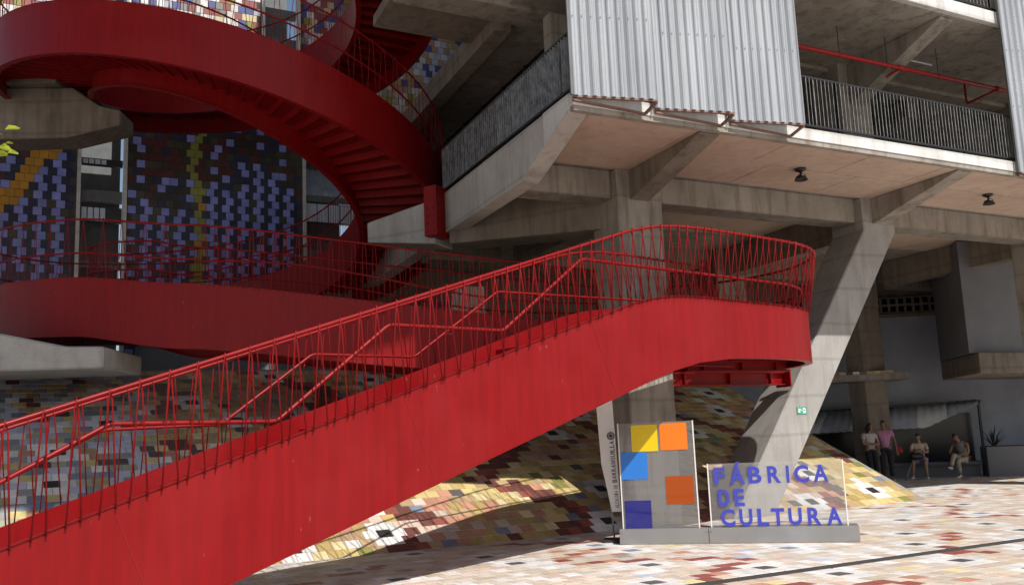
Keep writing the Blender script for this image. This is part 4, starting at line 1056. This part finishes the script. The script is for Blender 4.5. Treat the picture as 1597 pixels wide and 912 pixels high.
# ================================================================ BEHIND THE STAIR AT THE LEFT
gr = empty('green_shed_roof', (-7, 22.6, 0), 'pale green corrugated shed roof peeking out below the red walkway', 'roof')
m = MB(); rows = []
for k in range(61):
    f = k / 60; dz_ = .03 * math.sin(k * math.pi / 2); a_ = Vector((-9.6, 22.9, 4.35)).lerp(Vector((-3.6, 24.6, 4.35)), f); rows.append([a_ + Z * dz_, a_ + Vector((-.5, 1.2, .45)) + Z * dz_])
m.grid(rows); o = m.build('corrugated_sheet', M['green_roof'], gr, True); md = o.modifiers.new('solid', 'SOLIDIFY'); md.thickness = .008
MB().prism([Vector((-9.4, 23.2, 3.6)), Vector((-3.8, 24.8, 3.6)), Vector((-4.1, 25.6, 3.6)), Vector((-9.7, 24.0, 3.6))], Z * .7).build('shed_wall', M['grey_dark'], gr)
# store room stuff on the terrace behind the first column
def crate(p, sx, sy, sz, mat, label, cat='box'):
    o = empty('storage_box', p, label, cat); b_ = MB().obox(p, (sx, 0, 0), (0, sy, 0), Z * sz).build('carton', mat, o); bevel(b_, .01)
    MB().obox(p + Vector((.01, -.004, sz * .45)), (sx * .5, 0, 0), (0, .003, 0), Z * sz * .25).build('paper_label', M['white'], o)
    MB().obox(p + Vector((-.01, -.01, sz)), (sx + .02, 0, 0), (0, sy + .02, 0), Z * .03).build('lid', mat, o)
navy = plain('navy_plastic', (0.03, 0.04, 0.12), .5)
crate(Vector((-3.1, 24.0, 3.68)), .5, .5, 1.25, navy, 'tall navy storage box in the dark room behind the walkway')
crate(Vector((-2.2, 24.2, 3.68)), .45, .5, 1.55, navy, 'navy storage box nearest the pale wall end in the dark room')
crate(Vector((-4.2, 23.8, 3.68)), .6, .5, .8, navy, 'low navy storage box left of the tall one in the dark room')
rw = MB().prism([Vector((-5.2, 25.4, 3.67)), Vector((10, 33.2, 3.67)), Vector((10, 33.5, 3.67)), Vector((-5.2, 25.7, 3.67))], Z * 2.9).build('store_wall', M['concrete_dark'])
tag(rw, 'dark rear wall of the store room under the building', 'wall')
wp = MB().prism([Vector((-1.62, 24.9, 3.67)), Vector((-.75, 25.2, 3.67)), Vector((-.8, 25.5, 3.67)), Vector((-1.7, 25.2, 3.67))], Z * 2.1).build('pale_wall_end', M['white_paint']); tag(wp, 'small pale wall end glimpsed through the railings', 'wall')
bevel(wp, .02)

# ================================================================ PEOPLE
def skin_mesh(chains, sub=1):
    """chains of (point, radius) grown into one surface; equal points are shared"""
    vs, idx, es, rad = [], {}, [], []
    for ch in chains:
        last = None
        for p, r_ in ch:
            k = tuple(round(c, 4) for c in p)
            if k not in idx: idx[k] = len(vs); vs.append(k); rad.append(r_ if isinstance(r_, tuple) else (r_, r_))
            if last is not None and last != idx[k]: es.append((last, idx[k]))
            last = idx[k]
    me = bpy.data.meshes.new('skin'); me.from_pydata(vs, es, [])
    ob = bpy.data.objects.new('skin', me); col.objects.link(ob)
    md = ob.modifiers.new('skin', 'SKIN'); md.use_smooth_shade = True
    if not me.skin_vertices: me.attributes.new  # layer is made with the modifier below
    if not me.skin_vertices:
        bm = bmesh.new(); bm.from_mesh(me); bm.verts.layers.skin.verify(); bm.to_mesh(me); bm.free()
    for i, sv in enumerate(me.skin_vertices[0].data):
        sv.radius = rad[i]; sv.use_root = (i == 0)
    s_ = ob.modifiers.new('sub', 'SUBSURF'); s_.levels = sub; s_.render_levels = sub
    dg = bpy.context.evaluated_depsgraph_get(); out = bpy.data.meshes.new_from_object(ob.evaluated_get(dg))
    bpy.data.objects.remove(ob); bpy.data.meshes.remove(me)
    out.polygons.foreach_set('use_smooth', [True] * len(out.polygons)); out.materials.clear()
    return out

def person(loc, rz, J, label, skin_c, hair_c, shirt, trousers, shoe_c, hair_style='short', sleeves=.5, bare_legs=False, torso_r=.13, shirt2=None):
    """J: joint dict in local metres, facing -y"""
    o = empty('person', loc, label, 'person', rz=rz)
    v_ = lambda k: Vector(J[k])
    skm = plain('skin_tone', skin_c, .55, 0, .1); hm = plain('hair_tone', hair_c, .6, 0, .3, 30); sm = plain('shirt_cloth', shirt, .85, 0, .25, 14); tm = plain('trouser_cloth', trousers, .85, 0, .25, 10); fm = plain('shoe_tone', shoe_c, .5, 0, .15, 30)
    def add(name, chains, mat, sub=1, parent=o):
        me = skin_mesh(chains, sub); ob = bpy.data.objects.new(name, me); col.objects.link(ob); ob.parent = parent; me.materials.append(mat); return ob
    pel, chest, neck, head = v_('pelvis'), v_('chest'), v_('neck'), v_('head')
    body = [[(pel, .11), (pel.lerp(chest, .5), .10), (chest, .115), (neck, .05), (neck.lerp(head, .5), .052)]]
    hd = (head - neck).normalized(); face = Vector(J.get('face', (0, -1, 0))).normalized()
    hc = head
    body[0] += [(hc - hd * .05 + face * .015, .070), (hc + hd * .03, .088), (hc + hd * .095, .06)]
    for s_ in 'LR':
        sh, el, wr, hn = v_('sh' + s_), v_('el' + s_), v_('wr' + s_), v_('hand' + s_)
        body.append([(chest, .115), (sh, .058), (sh.lerp(el, .5), .046), (el, .037), (el.lerp(wr, .5), .034), (wr, .025), (wr.lerp(hn, .55), (.038, .02))])
        hdv = (hn - wr).normalized(); sd = hdv.cross(Vector((0, 0, 1))); sd = sd.normalized() if sd.length > .1 else Vector((1, 0, 0))
        pm = wr.lerp(hn, .55)
        for k, (off, ln_) in enumerate(((-.03, .06), (-.01, .075), (.01, .072), (.03, .055))):
            body.append([(pm, (.038, .02)), (pm + sd * off + hdv * ln_ * .5, .010), (pm + sd * off * 1.1 + hdv * ln_ - Z * .012, .008)])
        body.append([(wr, .025), (wr + sd * (.035 if s_ == 'L' else -.035) + hdv * .03, .012), (wr + sd * (.045 if s_ == 'L' else -.045) + hdv * .06, .009)])
        hp, kn, an, toe = v_('hip' + s_), v_('kn' + s_), v_('an' + s_), v_('toe' + s_)
        body.append([(pel, .11), (hp, .085), (hp.lerp(kn, .5), .074), (kn, .055), (kn.lerp(an, .4), .052), (an, .036), (an.lerp(toe, .5) - Z * .02, .034), (toe, .026)])
    add('body', body, skm, 1)
    # face: nose, eyes, mouth, ears
    up = hd; side = face.cross(up).normalized(); fc_ = hc + hd * .02
    m = MB(); m.lathe(fc_ + face * .078 - up * .02, [(.018, 0), (.010, .022)], 8, face); nb = MB(); 
    ob = m.build('nose', skm, None, True); ob.parent = o
    for s_ in (-1, 1):
        ob = MB().lathe(fc_ + face * .074 + side * .032 * s_ + up * .012, [(.011, 0), (.006, .008)], 8, face).build('eye', M['ink'], None, True); ob.parent = o
        ob = MB().lathe(fc_ + side * .082 * s_ - up * .005, [(.022, -.006), (.026, .004), (.012, .012)], 8, side * s_).build('ear', skm, None, True); ob.parent = o
    ob = MB().bar(fc_ + face * .076 - side * .022 - up * .058, fc_ + face * .076 + side * .022 - up * .058, .012, .012, up).build('mouth', plain('lip_tone', (skin_c[0] * .7, skin_c[1] * .45, skin_c[2] * .45), .5), None); ob.parent = o
    # hair
    back = -face
    hair = [[(hc + hd * .10 + back * .01, .062), (hc + hd * .05 + back * .05, .082), (hc - hd * .02 + back * .07, .065), (hc - hd * .08 + back * .06, .04 if hair_style == 'short' else .085)]]
    hair.append([(hc + hd * .05 + back * .05, .082), (hc + hd * .105 + face * .05, .035)])
    if hair_style == 'long':
        for s_ in (-1, 1): hair.append([(hc + hd * .05 + back * .05, .082), (hc + side * .085 * s_ + back * .02, .05), (hc + side * .10 * s_ - hd * .09 + back * .03, .055), (hc + side * .08 * s_ - hd * .17 + back * .05, .035)])
    if hair_style == 'bun': hair.append([(hc + hd * .05 + back * .05, .082), (hc + back * .13 + hd * .06, .05)])
    add('hair', hair, hm, 1)
    # shirt
    g = .022
    sc = [[(pel - (chest - pel) * .08, torso_r + g - .01), (pel.lerp(chest, .5), torso_r + g - .015), (chest, torso_r + g), (chest.lerp(neck, .7), .075)]]
    for s_ in 'LR':
        sh, el = v_('sh' + s_), v_('el' + s_)
        if sleeves > 0: sc.append([(chest, torso_r + g), (sh, .078), (sh.lerp(el, sleeves * .6), .066), (sh.lerp(el, sleeves), .064)])
        else: sc.append([(chest, torso_r + g), (chest.lerp(sh, .8) + Z * .02, .06)])
    add('shirt', sc, sm, 1)
    # trousers or shorts
    tc = [[(pel + (chest - pel) * .12, torso_r), (pel, torso_r + .01)]]
    for s_ in 'LR':
        hp, kn, an = v_('hip' + s_), v_('kn' + s_), v_('an' + s_)
        if bare_legs: tc.append([(pel, torso_r + .01), (hp, .108), (hp.lerp(kn, .55), .10)])
        else: tc.append([(pel, torso_r + .01), (hp, .105), (hp.lerp(kn, .5), .094), (kn, .078), (kn.lerp(an, .5), .070), (kn.lerp(an, .93), .062)])
    add('shorts' if bare_legs else 'trousers', tc, tm, 1)
    for s_ in 'LR':
        an, toe = v_('an' + s_), v_('toe' + s_); d = (toe - an); d.z = 0; d.normalize()
        hl = an - d * .05 - Z * .045
        add('shoe', [[(hl, (.042, .040)), (an + d * .04 - Z * .045, (.046, .042)), (toe - d * .03 - Z * .004, (.046, .032)), (toe + d * .035 - Z * .006, (.036, .024))]], fm, 1)
    return o

# seated woman with a walking stick
woman = person((11.95, 28.55, 0), R(-22), dict(pelvis=(0, 0, .54), chest=(0, -.10, .90), neck=(0, -.13, 1.06), head=(-.02, -.19, 1.19), face=(-.45, -1, -.15),
    shL=(.18, -.10, .97), elL=(.22, -.24, .75), wrL=(.06, -.42, .80), handL=(-.06, -.50, .82), shR=(-.18, -.12, .97), elR=(-.26, -.28, .78), wrR=(-.16, -.46, .80), handR=(-.24, -.54, .84),
    hipL=(.10, -.06, .52), knL=(.13, -.46, .51), anL=(.14, -.46, .10), toeL=(.15, -.60, .035), hipR=(-.10, -.06, .52), knR=(-.20, -.46, .51), anR=(-.24, -.40, .10), toeR=(-.28, -.54, .035)),
    'seated woman in a cream top with white shoes on the dark bench', (.42, .24, .16), (.02, .015, .012), (.62, .50, .38), (.35, .33, .55), (.75, .75, .75), 'bun', .6, True)
stick = empty('walking_stick', (11.2, 28.0, 0), 'metal walking stick leaning from the seated woman to the floor', 'walking stick')
MB().tube([Vector((11.05, 27.55, .012)), Vector((11.62, 28.15, .68))], .011, 8).build('shaft', M['galv'], stick, True)
MB().tube([Vector((11.62, 28.15, .68)), Vector((11.66, 28.18, .73)), Vector((11.72, 28.2, .74))], .015, 8).build('grip', M['black_steel'], stick, True)
MB().tube([Vector((11.045, 27.545, .0125)), Vector((11.09, 27.59, .06))], .017, 8).build('rubber_tip', M['black_steel'], stick, True)
bag = empty('lap_bag', (11.7, 28.0, .6), 'soft black bag resting on the seated woman\'s lap', 'bag')
me = skin_mesh([[(Vector((11.45, 28.06, .66)), .10), (Vector((11.68, 28.12, .66)), .12), (Vector((11.9, 28.12, .66)), .10)]], 1); link('pouch', me, M['black_steel'], bag)
MB().tube([Vector((11.5, 28.03, .75)), Vector((11.6, 27.99, .86)), Vector((11.75, 28.0, .86)), Vector((11.85, 28.08, .75))], .012, 6).build('strap', M['black_steel'], bag, True)
# seated man, legs crossed, head bent
man = person((13.1, 28.15, 0), R(-58), dict(pelvis=(0, 0, .54), chest=(-.02, -.16, .92), neck=(-.02, -.24, 1.07), head=(-.02, -.34, 1.16), face=(0, -1, -.75),
    shL=(.19, -.14, .98), elL=(.27, -.22, .70), wrL=(.08, -.42, .66), handL=(-.02, -.50, .67), shR=(-.21, -.16, .98), elR=(-.29, -.30, .72), wrR=(-.10, -.46, .68), handR=(.0, -.52, .72),
    hipL=(.10, -.06, .52), knL=(.10, -.52, .50), anL=(.12, -.50, .11), toeL=(.13, -.66, .035), hipR=(-.10, -.06, .53), knR=(.0, -.54, .66), anR=(.10, -.86, .34), toeR=(.13, -1.02, .33)),
    'seated man in a grey vest and beige trousers with crossed legs', (.30, .16, .10), (.012, .010, .009), (.26, .26, .27), (.40, .36, .28), (.72, .73, .75), 'short', 0, False)
# couple by the far column
w2 = person((10.15, 27.6, 0), R(10), dict(pelvis=(0, 0, .93), chest=(0, .02, 1.25), neck=(0, .02, 1.42), head=(.02, 0, 1.56), face=(.9, -.4, 0),
    shL=(.18, .02, 1.34), elL=(.24, -.06, 1.08), wrL=(.05, -.20, 1.06), handL=(-.06, -.22, 1.07), shR=(-.18, .02, 1.34), elR=(-.24, -.06, 1.08), wrR=(-.04, -.19, 1.10), handR=(.07, -.22, 1.10),
    hipL=(.09, 0, .90), knL=(.10, -.05, .50), anL=(.11, 0, .10), toeL=(.12, -.15, .035), hipR=(-.09, 0, .90), knR=(-.10, -.10, .50), anR=(-.16, -.10, .10), toeR=(-.20, -.25, .035)),
    'woman with curly brown hair and pale blouse, arms folded, beside the far column', (.36, .20, .13), (.045, .015, .012), (.50, .46, .44), (.012, .012, .015), (.03, .03, .03), 'long', .5, False, .12)
m2 = person((10.62, 27.7, 0), R(-15), dict(pelvis=(0, 0, .95), chest=(0, .02, 1.30), neck=(0, .02, 1.48), head=(-.01, 0, 1.62), face=(-.6, -.8, 0),
    shL=(.20, .02, 1.40), elL=(.28, .04, 1.10), wrL=(.30, -.08, .86), handL=(.31, -.12, .76), shR=(-.20, .02, 1.40), elR=(-.26, -.02, 1.12), wrR=(-.20, -.12, .88), handR=(-.18, -.15, .78),
    hipL=(.10, 0, .92), knL=(.11, -.04, .50), anL=(.12, 0, .10), toeL=(.15, -.16, .035), hipR=(-.10, 0, .92), knR=(-.11, -.04, .50), anR=(-.12, 0, .10), toeR=(-.15, -.16, .035)),
    'man in a pink and cream shirt standing beside the far column', (.25, .13, .085), (.010, .008, .008), (.52, .22, .36), (.02, .022, .03), (.70, .70, .70), 'short', .5, False)
rb = empty('red_bag', (11.0, 27.75, .8), 'red shoulder bag at the standing man\'s side', 'bag')
me = skin_mesh([[(Vector((10.98, 27.72, 1.02)), .07), (Vector((11.02, 27.72, .88)), .13), (Vector((11.03, 27.72, .76)), .12)]], 1); link('pouch', me, plain('red_canvas', (.35, .015, .02), .7), rb)
MB().tube([Vector((10.97, 27.72, 1.06)), Vector((10.88, 27.72, 1.3)), Vector((10.80, 27.74, 1.47))], .012, 6).build('strap', M['black_steel'], rb, True)
# person on the upper turn of the spiral
p3 = person((C2.x + 3.97 * math.cos(R(99)), C2.y + 3.97 * math.sin(R(99)), hb(261) + 1.06 - .62), R(30), dict(pelvis=(0, 0, .95), chest=(0, .02, 1.30), neck=(0, .02, 1.48), head=(0, 0, 1.62),
    shL=(.20, .02, 1.40), elL=(.26, .0, 1.10), wrL=(.26, -.12, .90), handL=(.26, -.18, .82), shR=(-.20, .02, 1.40), elR=(-.26, .0, 1.12), wrR=(-.26, -.10, .9), handR=(-.26, -.15, .8),
    hipL=(.10, 0, .92), knL=(.11, -.04, .50), anL=(.12, 0, .10), toeL=(.13, -.16, .035), hipR=(-.10, 0, .92), knR=(-.11, -.04, .50), anR=(-.12, 0, .10), toeR=(-.13, -.16, .035)),
    'dark haired person on the upper turn of the red spiral, only the head showing', (.30, .17, .11), (.012, .01, .01), (.5, .5, .5), (.03, .03, .05), (.1, .1, .1), 'short')

# ================================================================ TREE AT THE LEFT EDGE
tr = empty('young_tree', (-2.95, 4.1, 0), 'lime green leaves of a young tree at the left edge of the photo', 'tree')
random.seed(21)
MB().tube([Vector((-3.1, 4.2, 0)), Vector((-3.06, 4.2, 1.2)), Vector((-3.0, 4.15, 2.2)), Vector((-2.95, 4.1, 3.4))], [.06, .05, .04, .015], 10).build('trunk', M['bark'], tr, True)
limb = MB(); lv = MB()
def leaf(p, d, ln_):
    d = d.normalized(); s_ = d.cross(Vector((random.gauss(0, .3), random.gauss(0, .3), 1))).normalized(); n_ = s_.cross(d); w_ = ln_ * .34
    a, b_, c, e = p, p + d * ln_ * .35 + n_ * ln_ * .05, p + d * ln_ * .72 + n_ * ln_ * .04, p + d * ln_ - n_ * ln_ * .06
    lv.face([a, b_ + s_ * w_ * .8 + n_ * .006, b_]); lv.face([b_, b_ + s_ * w_ * .8 + n_ * .006, c + s_ * w_ * .7, c]); lv.face([c, c + s_ * w_ * .7, e])
    lv.face([a, b_, b_ - s_ * w_ * .8 + n_ * .006]); lv.face([b_, c, c - s_ * w_ * .7, b_ - s_ * w_ * .8 + n_ * .006]); lv.face([c, e, c - s_ * w_ * .7])
def bough(a, e, nl, sp, cap):
    limb.tube([a, a.lerp(e, .5) + Z * .05, e], [.014, .009, .004], 6)
    for j in range(nl):
        q_ = a.lerp(e, random.uniform(.35, 1.0)) + Vector((random.gauss(0, sp), random.gauss(0, sp), random.gauss(0, sp)))
        q_.x = min(q_.x, cap)
        leaf(q_, (e - a) * .3 + Vector((random.gauss(0, .3), random.gauss(0, .3), random.gauss(-.1, .25))), random.uniform(.045, .075))
for k in range(26):
    t = random.uniform(0, 6.28); a = Vector((-3.02, 4.15, random.uniform(1.7, 3.3))); e = a + Vector((math.cos(t), math.sin(t), random.uniform(.2, .6))) * random.uniform(.3, .5)
    e.x = min(e.x, -2.62); bough(a, e, 26, .05, -2.52)
bough(Vector((-2.98, 4.12, 2.80)), Vector((-2.295, 4.1, 3.06)), 110, .03, -2.265)
limb.build('limbs', M['bark'], tr, True)['kind'] = 'stuff'
cr = lv.build('crown', M['leaf'], tr, recalc=False); cr['kind'] = 'stuff'
